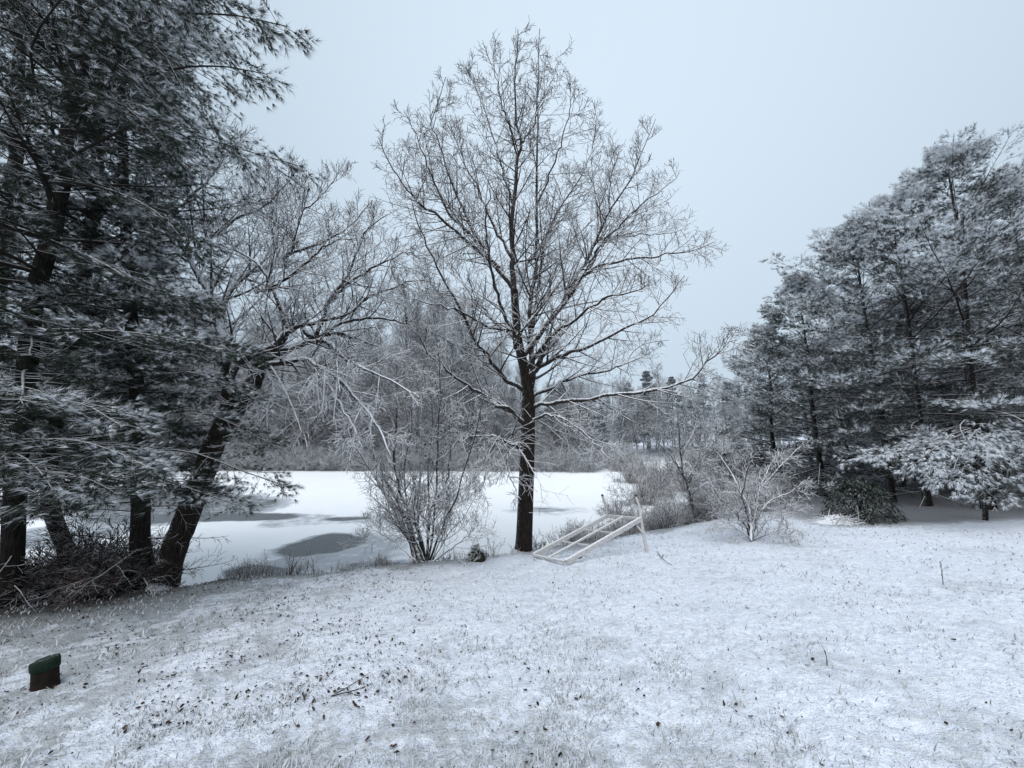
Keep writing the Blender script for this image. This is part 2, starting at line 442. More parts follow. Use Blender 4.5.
def big_tree():
    rng = np.random.default_rng(5)
    base = lawn_hit(523, 549); Y = base[1]; mp = Y / F / 1.03
    base = np.array([base[0], Y, tz(base[0], Y) - 0.05])
    o = empty('bare_tree', base, 'tall leafless tree with wide snow-dusted crown standing alone at the lawn edge', 'tree')
    tr = MB()
    tp = [(523, 553), (524, 540), (526, 490), (528, 430), (528, 395), (524, 368), (518, 340), (516, 315), (514, 290)]
    P = limb_path(tp, 40, Y, Y, rng); tt = np.linspace(0, 1, 40)
    R = mp * np.interp(tt, [0, .04, .12, .45, .62, .8, 1], [13.0, 9.6, 8.2, 6.9, 5.2, 4.4, 3.9])
    tr.tubes(P, R, 14)
    tr.obj('trunk', M['bark'], o, base)
    T = dict(
     m1=([(514, 292), (512, 255), (514, 205), (517, 165), (522, 142), (516, 112), (516, 65), (518, 28)], 3.6, 0.0, 0.2),
     m2=([(522, 142), (530, 130), (541, 105), (552, 80), (558, 50)], 1.5, 0.1, 0.5),
     r2=([(529, 392), (534, 372), (531, 340), (530, 305), (535, 275), (537, 230), (538, 150), (537, 90), (540, 28)], 4.2, 0.0, 0.9),
     r3=([(531, 335), (537, 300), (545, 240), (560, 208), (580, 178), (592, 150), (598, 112)], 2.6, 0.3, 1.6),
     l1=([(514, 290), (500, 272), (485, 250), (470, 224), (456, 195), (446, 165), (438, 138), (432, 120), (447, 78)], 3.2, 0.0, 0.7),
     l2=([(490, 257), (465, 228), (447, 210), (435, 185), (428, 165), (418, 138), (405, 112)], 2.2, .3, -0.8),
     l3=([(500, 268), (470, 242), (440, 218), (420, 203), (408, 190), (390, 165), (378, 138)], 2.4, 0.1, -1.2),
     l4=([(512, 258), (498, 235), (485, 206), (476, 186), (465, 165), (456, 140), (446, 118), (450, 80)], 2.2, 0.1, 1.2),
     l5=([(526, 392), (505, 378), (490, 357), (478, 345), (468, 325), (455, 300), (444, 280), (430, 252), (420, 230), (410, 198)], 3.0, 0.0, -1.3),
     l6=([(527, 425), (513, 411), (496, 404), (479, 393), (462, 381), (445, 368), (428, 352), (412, 330)], 3.0, 0.0, -1.6),
     l8=([(525, 450), (510, 444), (496, 437), (475, 436), (455, 444), (440, 458)], 2.0, 0.0, -1.2),
     l9=([(516, 330), (500, 330), (480, 322), (462, 312), (440, 306), (420, 300), (395, 296)], 2.0, 0.0, -1.5),
     r1=([(526, 376), (540, 367), (565, 354), (590, 345), (624, 329), (645, 319), (667, 299), (684, 276)], 3.2, 0.0, -0.8),
     r0=([(528, 400), (557, 384), (577, 377), (612, 368), (626, 361), (640, 345), (668, 340)], 2.6, 0.0, 1.4),
     r7=([(528, 408), (545, 404), (577, 401), (618, 395), (661, 388), (692, 378), (706, 364), (722, 350), (735, 338)], 3.0, 0.0, -0.9),
     r4=([(524, 355), (545, 328), (559, 310), (569, 293), (579, 272), (588, 256), (597, 239), (606, 215), (618, 198), (632, 178), (637, 165), (647, 140), (655, 120)], 3.6, 0.0, 0.6),
     r5=([(565, 300), (578, 285), (594, 268), (628, 260), (651, 258), (673, 254), (696, 250), (714, 242)], 2.4, 0.2, -0.6),
     r6=([(588, 270), (599, 250), (608, 237), (624, 221), (640, 205), (660, 192), (680, 172)], 2.2, 0.3, -0.2),
     r8=([(528, 425), (545, 415), (566, 420), (590, 438), (612, 460)], 2.0, 0.0, -1.4),
     r9=([(600, 240), (625, 236), (660, 233), (690, 228)], 1.4, 0.5, 1.2),
     l10=([(514, 208), (502, 168), (490, 128), (478, 92), (467, 62)], 1.5, 0.1, 0.6),
     l11=([(517, 155), (507, 118), (498, 86), (492, 56)], 1.1, 0.1, -0.6),
     r10=([(537, 205), (554, 162), (567, 122), (576, 84)], 1.4, 0.4, -0.6),
     r11=([(597, 241), (600, 206), (606, 176), (613, 148)], 1.3, 0.4, 1.0),
     l12=([(470, 224), (452, 212), (432, 190), (418, 168), (402, 150)], 1.4, 0.4, 1.2),
     f1=([(521, 360), (512, 330), (498, 300), (490, 262), (486, 225), (490, 190)], 2.6, 0.0, -2.4),
     f2=([(524, 372), (548, 340), (572, 322), (600, 300), (625, 292), (650, 285)], 2.6, 0.0, -2.4),
     f3=([(515, 300), (530, 262), (548, 235), (565, 195), (570, 160)], 2.2, 0.0, 2.2),
     f4=([(520, 345), (500, 325), (475, 300), (455, 270), (445, 240)], 2.4, 0.0, 2.4),
     f5=([(518, 335), (545, 300), (556, 268), (572, 240), (600, 215), (612, 190)], 2.2, 0.0, 2.0),
    )
    for k, (pts, w, y0, y1) in T.items():
        mb = MB(); K = 22
        P = limb_path(pts, K, Y + y0, Y + y0 + y1, rng, 0.022)
        R = mp * w * 0.88 * (1 - 0.88 * np.linspace(0, 1, K) ** 0.8) + 0.003
        mb.tubes(P, R, 7)
        L = np.linalg.norm(np.diff(P, axis=0), axis=1).sum()
        twigs(rng, mb, P[None], R[None], max(9, int(L * 5.0)), 1.3, 7, 3, 0.035, 0.0048, 0)
        mb.obj('limb', M['twig'], o, base)
    for dp in ([(498, 438), (488, 458), (483, 482), (478, 500)], [(509, 445), (508, 468), (514, 485), (520, 500)]):
        mb = MB(); P = limb_path(dp, 14, Y - .2, Y - .5, rng, 0.02); R = mp * np.linspace(1.2, .35, 14)
        mb.tubes(P, R, 5); twigs(rng, mb, P[None], R[None], 9, 0.5, 4, 2, -0.05, 0.0052)
        mb.obj('limb', M['twig'], o, base)
big_tree()

def leaning_tree():
    rng = np.random.default_rng(9)
    base = lawn_hit(166, 588); Y = base[1]; mp = Y / F / 1.03
    base = np.array([base[0], Y, tz(base[0], Y) - 0.1])
    o = empty('leaning_tree', base, 'old leafless tree leaning right over the pond with a broken stub and drooping snowy limbs', 'tree')
    tp = [(160, 598), (165, 582), (172, 555), (186, 520), (200, 485), (210, 455), (224, 425), (244, 400), (254, 380), (259, 366), (272, 353), (288, 350)]
    mb = MB(); P = limb_path(tp, 50, Y, Y + .6, rng, 0.008)
    R = mp * np.interp(np.linspace(0, 1, 50), [0, .06, .2, .5, .75, .9, 1], [15, 12.5, 11, 10, 8, 6.5, 4.6])
    mb.tubes(P, R, 14); tr = mb.obj('trunk', M['bark_snowy'], o, base)
    stub = MB(); P = limb_path([(216, 436), (226, 412), (229, 390), (227, 372), (223, 358)], 16, Y + .2, Y + .2, rng, .006)
    R = mp * np.array(list(np.linspace(7.5, 5.5, 15)) + [0.3]); stub.tubes(P, R, 10); stub.obj('broken_stub', M['bark'], o, base)
    T = [
     ([(228, 380), (235, 366), (247, 357), (261, 351), (277, 344), (287, 332), (303, 325), (326, 320), (350, 313), (364, 299), (372, 280)], 5.2, .2, 0.6),
     ([(277, 346), (286, 335), (288, 322), (287, 310)], 4.0, .5, .1),
     ([(256, 374), (265, 366), (282, 362), (303, 359), (317, 366), (340, 379), (364, 407), (380, 430), (390, 455)], 3.6, .5, -0.8),
     ([(288, 350), (312, 342), (331, 344), (345, 359), (369, 370), (399, 386), (420, 398)], 3.0, .6, -0.6),
     ([(286, 350), (312, 338), (340, 334), (364, 341), (387, 351), (412, 366)], 3.0, .6, 1.2),
     ([(302, 326), (312, 337), (322, 326), (326, 308), (338, 289), (350, 271), (359, 245), (370, 228), (388, 214)], 3.0, .8, 0.0),
     ([(219, 318), (227, 296), (237, 282), (247, 274), (268, 266), (291, 252), (317, 245), (336, 235), (352, 224), (372, 200)], 3.6, .4, 1.6),
     ([(283, 258), (294, 245), (297, 228), (301, 213), (315, 202), (331, 184), (342, 165)], 2.2, .8, .8),
     ([(256, 292), (270, 288), (283, 280), (300, 268), (320, 250), (338, 240), (362, 238)], 2.4, .6, -1.0),
     ([(227, 374), (222, 340), (214, 305), (200, 278), (185, 250), (166, 226), (152, 190)], 5.0, .2, 0.8),
     ([(186, 255), (200, 246), (214, 235), (233, 221), (247, 214), (266, 205), (285, 185), (300, 165)], 2.6, .6, 0.8),
     ([(268, 290), (272, 262), (276, 240), (276, 222), (270, 205), (264, 190), (268, 160)], 2.0, .8, .8),
     ([(284, 330), (280, 308), (268, 280), (256, 262), (236, 250), (226, 230)], 2.4, .6, -.4),
     ([(304, 358), (318, 372), (336, 396), (352, 424), (362, 448)], 2.2, .4, -.8),
     ([(262, 362), (274, 392), (262, 420), (250, 436)], 1.8, .5, -.6),
     ([(320, 336), (345, 322), (375, 318), (400, 322), (432, 332), (455, 345)], 2.4, .8, .8),
     ([(340, 318), (365, 300), (392, 288), (416, 280), (440, 284)], 2.2, .9, 1.0),
     ([(330, 300), (352, 280), (385, 262), (408, 252), (424, 262)], 2.0, .9, .2),
     ([(300, 252), (290, 225), (284, 195), (292, 165)], 1.8, 1.4, .3),
     ([(166, 228), (180, 205), (204, 185), (222, 160), (238, 128)], 2.2, 1.0, .6),
    ]
    for pts, w, y0, y1 in T:
        mb = MB(); K = 24
        P = limb_path(pts, K, Y + y0, Y + y0 + y1, rng, 0.014)
        R = mp * w * (1 - 0.85 * np.linspace(0, 1, K)) + 0.003
        mb.tubes(P, R, 7)
        L = np.linalg.norm(np.diff(P, axis=0), axis=1).sum()
        up = 0.05 if pts[-1][1] < pts[0][1] else -0.03
        twigs(rng, mb, P[None], R[None], max(7, int(L * 5.2)), 1.4, 8, 5, up, 0.0044, 0)
        mb.obj('limb', M['twig_snowy'], o, base)
leaning_tree()

def stems_plant(name, label, cat, basepx, stems, Yoff, mat, rng, w, twig=(6, .7, 6, 3), up=0.08, rmin=0.0045, trunk_name='stem', n4=0, dens=1.0, group=None, onlawn=True):
    base = lawn_hit(*basepx) if onlawn else hit(*basepx)
    Y = base[1]; mp = Y / F / 1.03
    base = np.array([base[0], Y, tz(base[0], Y) - 0.03])
    o = empty(name, base, label, cat, group)
    for pts, wd in stems:
        mb = MB(); K = 18
        P = limb_path(pts, K, Y + rng.normal() * 0.12, Y + rng.normal() * Yoff, rng, 0.01)
        R = mp * wd * w * (1 - 0.85 * np.linspace(0, 1, K)) + 0.003
        mb.tubes(P, R, 6)
        L = np.linalg.norm(np.diff(P, axis=0), axis=1).sum()
        twigs(rng, mb, P[None], R[None], max(twig[0], int(L * 4.6 * dens)), twig[1], twig[2], twig[3], up, rmin, n4)
        mb.obj(trunk_name, mat, o, base)
    return o

rngS = np.random.default_rng(21)
stems_plant('multi_stem_shrub', 'leafless shrub of many slim stems fanning out beside the pond, left of tall tree', 'shrub', (420, 562), [
    ([(417, 563), (411, 542), (402, 526), (391, 504), (382, 489), (376, 478), (364, 460), (350, 436), (340, 410)], 3.36),
    ([(419, 560), (412, 535), (404, 515), (395, 497), (386, 482), (376, 462), (370, 430)], 3.08),
    ([(424, 560), (419, 532), (408, 508), (398, 485), (394, 450), (398, 405), (396, 360)], 3.08),
    ([(422, 560), (418, 528), (418, 500), (421, 472), (420, 430), (424, 380), (428, 330)], 1.8),
    ([(427, 560), (428, 530), (431, 509), (444, 486), (449, 471), (450, 456), (456, 420), (460, 370)], 1.8),
    ([(430, 560), (440, 532), (449, 512), (457, 496), (466, 464), (476, 430), (484, 395)], 1.3),
    ([(428, 560), (434, 520), (436, 480), (438, 440), (440, 390), (438, 345)], 1.3),
    ([(426, 560), (430, 520), (428, 470), (432, 420), (430, 350), (436, 312)], 1.3),
    ([(433, 560), (448, 535), (466, 515), (480, 490), (490, 470)], 0.5),
    ([(432, 560), (445, 530), (455, 500), (470, 485), (484, 462)], 0.6),
    ([(415, 560), (398, 545), (384, 535), (372, 528), (362, 520)], 0.8),
    ([(434, 562), (452, 548), (468, 535), (482, 520)], 0.7),
    ([(424, 560), (410, 520), (404, 470), (412, 420), (410, 350), (414, 308)], 1.3)], 0.8, M['twig'], rngS, 0.75, (8, .75, 8, 5), 0.08, 0.0038, n4=0)
stems_plant('snowy_shrub', 'small bare snow-laden shrub growing out of the open lawn', 'shrub', (752, 540), [
    ([(751, 541), (749, 509), (738, 486), (729, 469), (716, 452)], 2.0),
    ([(752, 541), (753, 512), (761, 489), (778, 469), (800, 446)], 2.0),
    ([(752, 540), (748, 515), (742, 495), (748, 470), (754, 450)], 1.5),
    ([(752, 540), (758, 515), (772, 500), (790, 492), (806, 480)], 1.2),
    ([(751, 540), (742, 520), (728, 506), (714, 490), (703, 474)], 1.2),
    ([(752, 540), (764, 524), (782, 515), (804, 510)], 1.0),
    ([(751, 540), (740, 530), (726, 522), (712, 520)], 0.8),
    ([(753, 540), (768, 534), (780, 530), (795, 528)], 0.7),
    ([(752, 540), (757, 500), (768, 470), (780, 452)], 1.2)], 0.6, bark_mat('thick_snow_twig', (0.05, 0.045, 0.042), thr=0.0, fine=True, amt=0.92), rngS, 0.62, (9, .5, 6, 3), 0.04, 0.0046, dens=1.3)
stems_plant('sapling', 'thin dark bare sapling rising from the brush between frame and pines', 'tree', (696, 521), [
    ([(696, 523), (689, 492), (683, 472), (680, 446), (678, 415)], 1.4),
    ([(684, 476), (670, 455), (655, 440), (645, 428)], .7),
    ([(686, 482), (700, 460), (712, 445), (722, 430)], .7),
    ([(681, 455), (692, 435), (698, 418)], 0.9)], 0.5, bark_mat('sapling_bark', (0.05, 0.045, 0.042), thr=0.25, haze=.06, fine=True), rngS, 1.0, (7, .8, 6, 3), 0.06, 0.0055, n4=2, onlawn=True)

# ------------------------------------------------------------------ conifers
def fan(rng, boughs, radii, n1, n2, step=0.075, planar=0.8, droop=-0.02, lat=0.42, latmax=0.8, t0=0.22):
    """flat sprays of side shoots on the boughs; returns wood pieces and shoot tips with directions"""
    a, ra = grow(rng, boughs, radii, n1, t0, 1.0, 0.95, lambda L, t: np.minimum(L * lat * (1.15 - t), latmax * (1.25 - t)) + 0.14, 6, droop, 0.07, 0.5, 0.004, planar)
    b, rb = grow(rng, a, ra, n2, 0.15, 1.0, 0.8, lambda L, t: L * 0.38 * (1.2 - t) + 0.10, 4, 0.02, 0.09, 0.6, 0.003, planar * 0.8)
    pos = []; dr = []
    for P, ts in ((b, (0.55, 1.0)), (a, (0.45, 0.6, 0.75, 0.88, 1.0)), (boughs, (0.7, 0.78, 0.85, 0.9, 0.95, 1.0))):
        K = P.shape[1]
        for t in ts:
            f = t * (K - 1); i = min(int(f), K - 2); w = f - i
            pos.append(P[:, i] * (1 - w) + P[:, i + 1] * w); dr.append(nrm(P[:, i + 1] - P[:, i]))
    return (a, ra), (b, rb), np.concatenate(pos), np.concatenate(dr)

def whorls(rng, P, R, h0, h1, n_whorl, per, length, elev0, elev1, K=9, skip=None, zj=0.1):
    """boughs spread around the trunk polyline P between fractions h0..h1"""
    out = []; rr = []
    for k in range(n_whorl):
        u = k / max(n_whorl - 1, 1); t = h0 + (h1 - h0) * u
        f = t * (len(P) - 1); i = min(int(f), len(P) - 2); p = P[i] * (1 - f + i) + P[i + 1] * (f - i)
        r = R[i]; az0 = rng.random() * 2 * pi
        for j in range(per):
            az = az0 + j * 2 * pi / per + rng.normal() * 0.25
            L = length(u) * (0.62 + 0.72 * rng.random() ** 1.3)
            el = elev0 + (elev1 - elev0) * u + rng.normal() * 0.10
            d = np.array([cos(az) * cos(el), sin(az) * cos(el), sin(el)])
            if skip is not None and skip(p, d, L): continue
            pts = [p + Z * rng.normal() * zj]
            sag = -0.028 * (1 - u) - 0.004
            for q in range(1, K):
                pts.append(pts[-1] + d * L / (K - 1))
                d = nrm(d + Z * (sag if q < K * 0.55 else 0.055) + rng.normal(size=3) * 0.035)
            out.append(pts); rr.append(np.linspace(min(r * 0.45, 0.012 + 0.011 * L), 0.005, K))
    return np.array(out), np.array(rr)

def conifer_parts(rng, trunkP, trunkR, boughs, br, n1, n2, nn, ln, wd, o, base, mats, bias=0.0, spread=0.85, droop=-0.02, lat=0.42, dead=None, ndroop=0.0, lift=0.0, latmax=0.8, t0=0.22, expo=0.5, low=0.0):
    mb = MB().tubes(trunkP, trunkR, 12); mb.obj('trunk', mats[0], o, base)
    (a, ra), (b, rb), pos, dr = fan(rng, boughs, br, n1, n2, droop=droop, lat=lat, latmax=latmax, t0=t0)
    w = MB().tubes(boughs, br, 5).tubes(a, ra, 3)
    if dead is not None:
        w.tubes(dead[0], dead[1], 4)
        da, dra = grow(rng, dead[0], dead[1], 7, 0.3, 1, 0.8, lambda L, t: L * 0.35 * (1.2 - t), 5, -0.03, 0.12, 0.6, 0.004)
        w.tubes(da, dra, 3)
        db, drb = grow(rng, da, dra, 4, 0.3, 1, 0.8, lambda L, t: L * 0.4, 4, -0.02, 0.12, 0.6, 0.0035); w.tubes(db, drb, 3)
    w.obj('branches', mats[1], o, base)
    # needles far out on the boughs catch the snow, those close to the trunk stay dark
    ax = np.stack([np.interp(pos[:, 2], trunkP[:, 2], trunkP[:, 0]), np.interp(pos[:, 2], trunkP[:, 2], trunkP[:, 1])], -1)
    dist = np.hypot(*(pos[:, :2] - ax).T)
    hb = np.clip(((pos[:, 2] - pos[:, 2].min()) / (np.ptp(pos[:, 2]) + 1e-6) * 10).astype(int), 0, 9)
    lim = np.array([np.percentile(dist[hb == k], 88) if (hb == k).any() else 1.0 for k in range(10)])
    e = np.clip(dist / np.maximum(lim[hb], 0.2), 0, 1.1)
    hf = (pos[:, 2] - pos[:, 2].min()) / (np.ptp(pos[:, 2]) + 1e-6)
    e = np.maximum(e, 1.1 * sst(.82, .97, hf))
    keep = rng.random(len(pos)) < 0.2 + 0.8 * sst(0.2, 0.55, e)
    pos = pos[keep]; e = e[keep]; hf = hf[keep]
    clump = fbm(pos[:, 0] * 1.7 + pos[:, 2] * .6, pos[:, 1] * 1.7 + pos[:, 2] * 1.3, 77, 3)
    dr = nrm(dr[keep] + lift * Z)
    V, T, s = tufts(rng, pos, dr, nn, ln, wd, spread, bias + expo * (e - 0.75) + 0.6 * clump - low * (1 - sst(0.05, 0.6, hf)), ndroop)  # low: less snow colour down the crown, painting its shadow into the needles
    me = mesh_data('foliage', V - base, T, None, mats[2], False, {'snow': s}); link('foliage', me, o)

def curve_trunk(pts, K=30): return spline(np.array(pts), K)

# --- left pines, close to the camera
def left_pines():
    rng = np.random.default_rng(33)
    mats = (M['pine_bark'], M['pine_twig'], M['needles'])
    def mk(label, basepx, pts, Y0, Y1, w0, w1, h0, nw, per, length, extra=(), e0=-0.05, e1=0.4, skip=None, deadn=4, n1=14, n2=6, bias=-0.05, nn=13):
        b = lawn_hit(*basepx) if Y0 is None else at(basepx[0], basepx[1], Y0)
        Y = b[1]; base = np.array([b[0], Y, tz(b[0], Y) - 0.08]); mp = Y / F / 1.03
        P = limb_path(pts, 34, Y, Y1 if Y1 else Y, rng, 0.01); P[0, 2] = min(P[0, 2], base[2])
        R = mp * np.linspace(w0, w1, 34); R[0] *= 1.35; R[1] *= 1.1
        o = empty('pine_tree', base, label, 'tree', 'pines on the left of the lawn')
        B, Br = whorls(rng, P, R, h0, 0.99, nw, per, length, e0, e1, skip=skip)
        if len(extra):
            E = np.array([spline([at(*q) for q in e], 9) for e in extra]); ER = np.array([np.linspace(0.028, 0.006, 9)] * len(E))
            B = np.concatenate([B, E]); Br = np.concatenate([Br, ER])
        D, Dr = whorls(rng, P, R, 0.05, h0, deadn, 4, lambda u: 1.3, -0.05, 0.1)
        conifer_parts(rng, P, R, B, Br * 0.75, n1, n2, 15, 0.105, 0.0054, o, base, mats, bias=bias + .02, spread=.72, dead=(D, Dr * 0.5), droop=-0.03, ndroop=0.10, latmax=0.62, lat=.36)
    # keep boughs out of the lens: nothing may come nearer than about 2.6 m to the camera
    def far_enough(p, d, L):
        e = p + d * L
        return np.linalg.norm(e - CAM) < 2.9 or (e[1] < 3.3 and e[0] > -3.2)
    mk('leftmost big pine, thick dark trunk and long snowy boughs reaching over the lawn', (12, 606),
       [(10, 612), (13, 560), (17, 470), (25, 390), (34, 300), (50, 240), (64, 165), (74, 90), (82, 0), (88, -120), (92, -300)], None, None, 8.2, 6.5, 0.22, 25, 5, lambda u: 2.9 - 1.0 * u, n1=20, n2=6,
       extra=[[(16, 470, 5.5), (50, 472, 5.1), (85, 478, 4.9), (118, 494, 4.8)], [(18, 455, 5.5), (30, 462, 5.0), (45, 478, 4.7), (58, 500, 4.6)], [(72, 20, 5.6), (130, -10, 5.0), (180, 10, 4.6), (235, 60, 4.4)], [(75, 60, 5.6), (110, 60, 5.2), (150, 90, 5.0), (190, 130, 4.9)], [(60, 150, 5.6), (30, 60, 4.8), (60, 0, 4.2), (100, -40, 3.9)],
              [(64, 130, 5.6), (95, 100, 5.0), (130, 110, 4.7), (175, 160, 4.6)], [(50, 200, 5.6), (20, 120, 5.0), (0, 80, 4.6), (-30, 60, 4.3)], [(78, 40, 5.6), (100, -10, 4.8), (140, -30, 4.3), (200, -10, 4.0)],
              [(70, 60, 5.6), (150, 20, 4.9), (220, 14, 4.3), (286, 26, 3.9)], [(72, 100, 5.6), (160, 72, 5.0), (215, 66, 4.6), (266, 74, 4.3)],
              [(66, 140, 5.6), (140, 40, 5.0), (190, 100, 4.7), (244, 165, 4.6)], [(64, 160, 5.6), (150, 120, 5.2), (210, 140, 4.9), (300, 166, 4.7)],
              [(70, 90, 5.6), (120, 0, 4.8), (190, -20, 4.2), (250, 10, 3.8)], [(30, 330, 5.5), (90, 330, 5), (150, 335, 4.7), (235, 352, 4.8)],
              [(20, 440, 5.5), (70, 440, 5), (110, 450, 4.8), (150, 468, 4.8)], [(20, 400, 5.5), (50, 400, 5), (85, 405, 4.7), (120, 425, 4.6)],
              [(60, 180, 5.6), (110, 190, 5.2), (160, 215, 5.0), (200, 262, 5.0)], [(50, 240, 5.6), (100, 262, 5.3), (150, 290, 5.1), (205, 300, 5.1)]], skip=far_enough)
    mk('second pine from the left, dark trunk half hidden by its boughs', (84, 602),
       [(82, 606), (66, 548), (50, 505), (52, 450), (64, 385), (80, 300), (92, 230), (98, 150), (102, 60), (105, -60), (108, -150)], 7.4, 7.4, 6.5, 4.5, 0.25, 19, 5, lambda u: 2.1 - 0.9 * u, n1=17, n2=6)
    mk('straight pine trunk standing right beside the leaning bare tree', (143, 588),
       [(143, 594), (141, 560), (140, 500), (138, 440), (135, 380), (132, 330), (128, 260), (124, 180), (120, 90), (118, 20)], None, None, 8.6, 3, 0.30, 13, 5, lambda u: 1.35 - 0.8 * u,
       extra=[[(138, 420, 6.6), (190, 410, 6.4), (235, 425, 6.3), (272, 445, 6.2)], [(138, 450, 6.6), (190, 452, 6.3), (240, 470, 6.2), (285, 486, 6.2)],
              [(136, 390, 6.6), (180, 372, 6.3), (220, 382, 6.2), (262, 402, 6.1)], [(134, 370, 6.6), (170, 330, 6.3), (210, 335, 6.2), (250, 350, 6.2)],
              [(136, 470, 6.6), (160, 478, 6.3), (200, 492, 6.2), (240, 506, 6.1)]], n1=16, n2=6, bias=0.05)
    mk('slim pine far left, standing behind the leftmost trunk', (-40, 600),
       [(-46, 600), (-34, 500), (-20, 400), (0, 280), (12, 200), (18, 100), (22, 0), (25, -150)], 8.0, 8.0, 8, 4, 0.2, 18, 5, lambda u: 2.3 - 1.0 * u, n1=13, n2=5)
    mk('pine on the far left reaching out of the frame', (-190, 600),
       [(-200, 620), (-180, 480), (-160, 300), (-140, 120), (-120, -60), (-110, -200)], 6.8, 6.8, 12, 5, 0.2, 16, 5, lambda u: 2.6 - 1.0 * u, n1=10, n2=5)
left_pines()

# --- right pines
def right_pines():
    rng = np.random.default_rng(44)
    mats = (M['pine_bark'], M['pine_twig'], M['needles_r'])
    spec = [ # label, base px, depth Y, height, radius, trunk r, first whorl fraction
     ('tallest pine at the right with the broad frosted crown', (990, 516), 11.2, 10.6, 3.6, .14, .26, 15),
     ('pine with slender trunk just left of the tallest right-hand pine', (928, 512), 11.8, 9.4, 3.3, .11, .28, 14),
     ('pine behind the dark round bush, its layered boughs spreading left', (893, 508), 12.8, 9.2, 3.6, .11, .24, 14),
     ('lower pine at the left end of the right-hand row', (826, 505), 14.5, 7.9, 3.1, .11, .14, 14),
     ('short pine farthest left in the right-hand row, beside the brush', (786, 500), 17.0, 6.6, 2.9, .11, .10, 13)]
    for lab, bp, Y, H, Rm, tr, h0, nw in spec:
        b = at(bp[0], bp[1], Y); base = np.array([b[0], Y, tz(b[0], Y) - 0.1])
        o = empty('pine_tree', base, lab, 'tree', 'pines along the right side of the lawn')
        top = base + np.array([rng.normal() * .25, rng.normal() * .2, H])
        P = spline([base, base + (top - base) * .35 + rng.normal(size=3) * .08, base + (top - base) * .7 + rng.normal(size=3) * .08, top], 30)
        R = np.linspace(tr, .015, 30); R[0] *= 1.3
        prof = lambda u: Rm * (0.78 + 0.26 * np.sin(pi * min(1, u * 1.2 + .1))) * (1 - u ** 3.0) ** 1.0 * (1 - .22 * u) + 0.45
        B, Br = whorls(rng, P, R, h0, .985, nw, 5, prof, -0.10, 1.05, zj=.12)
        D, Dr = whorls(rng, P, R, .05, h0 + .05, 5, 4, lambda u: 1.7, -.1, .05)
        conifer_parts(rng, P, R, B, Br * .7, 14, 5, 12, .125, .0095, o, base, mats, bias=0.03, spread=.75, low=.20, dead=(D, Dr * .5), droop=-0.02, lift=.45, latmax=.75, lat=.34, t0=.35, expo=.9)
    # a deeper row behind, copies of two whole trees
    src = {x['label']: x for x in bpy.data.objects if x.get('group') == 'pines along the right side of the lawn'}
    keys = [k for k in src]
    rows = [(1075, 514, 12.5, 0, 1.0, 'pine past the right edge of the frame beside the tallest one'), (1000, 505, 15.5, 2, 1.05, None), (950, 502, 17, 1, 1.0, None), (880, 500, 18, 0, .8, None),
            (1040, 505, 18, 1, 1.15, None), (850, 498, 20, 2, .8, None), (915, 498, 22, 2, 1.0, None), (985, 498, 22, 0, 1.0, None), (815, 495, 23, 3, .95, None), (1120, 505, 15, 2, 1.1, None), (1060, 498, 22, 2, 1.15, None), (965, 504, 14, 3, 1.0, None), (905, 502, 16, 3, .95, None), (1030, 506, 14.5, 3, 1.1, None), (860, 500, 17, 4, .9, None), (935, 498, 19.5, 3, 1.1, None), (1010, 498, 19, 4, 1.2, None), (890, 496, 25, 1, 1.0, None), (960, 496, 27, 0, 1.1, None), (1090, 505, 17, 1, 1.1, None)]
    for i, (px, py, Y, k, sc, lab) in enumerate(rows):
        s = src[keys[k]]; b = at(px, py, Y)
        c = s.copy(); C.objects.link(c); c.location = (b[0], Y, tz(b[0], Y) - .1); c.rotation_euler = (0, 0, 1.3 + i * 2.1); c.scale = (sc, sc, sc)
        c['label'] = lab or 'pine standing in the shadowed rows behind the front pines on the right'
        for ch in s.children:
            d = ch.copy(); C.objects.link(d); d.parent = c
right_pines()

def snowy_young_pine():
    rng = np.random.default_rng(51)
    b = lawn_hit(985, 521); Y = 9.6
    base = at(985, 519, Y); base[2] = tz(base[0], Y) - .05
    o = empty('young_pine', base, 'small bright pine drooping under thick snow in front of the dark pine trunks', 'tree')
    P = spline([base, at(984, 480, Y), at(972, 430, Y), at(955, 415, Y)], 16); R = np.linspace(.05, .012, 16)
    E = [[(972, 428, Y), (935, 440, Y - .3), (895, 452, Y - .4), (850, 460, Y - .3)], [(972, 430, Y), (950, 440, Y - .6), (925, 455, Y - .9), (918, 470, Y - 1)],
         [(975, 432, Y), (965, 445, Y - .7), (955, 465, Y - 1), (950, 485, Y - 1.1)], [(975, 432, Y), (985, 445, Y - .6), (990, 470, Y - .9), (985, 498, Y - 1)],
         [(975, 432, Y), (1000, 440, Y - .5), (1015, 462, Y - .8), (1026, 485, Y - .9)], [(975, 430, Y), (1005, 440, Y + .2), (1030, 460, Y + .2), (1050, 480, Y + .2)],
         [(970, 425, Y), (990, 425, Y - .4), (1010, 440, Y - .6), (1030, 462, Y - .7)], [(972, 428, Y), (945, 430, Y + .2), (915, 445, Y + .4), (880, 462, Y + .4)],
         [(965, 420, Y), (960, 428, Y - .5), (970, 450, Y - .9), (972, 480, Y - 1.1)], [(976, 440, Y), (1005, 465, Y - .3), (1010, 480, Y - .4), (1000, 500, Y - .5)]]
    B = np.array([spline([at(*q) for q in e], 9) for e in E]); Br = np.array([np.linspace(.018, .005, 9)] * len(E))
    conifer_parts(rng, P, R, B, Br, 16, 6, 14, .10, .008, o, base, (M['pine_bark'], M['pine_twig'], M['needles_w']), bias=.75, droop=-0.08, lat=.36, ndroop=.35, expo=.2, latmax=.6)
snowy_young_pine()

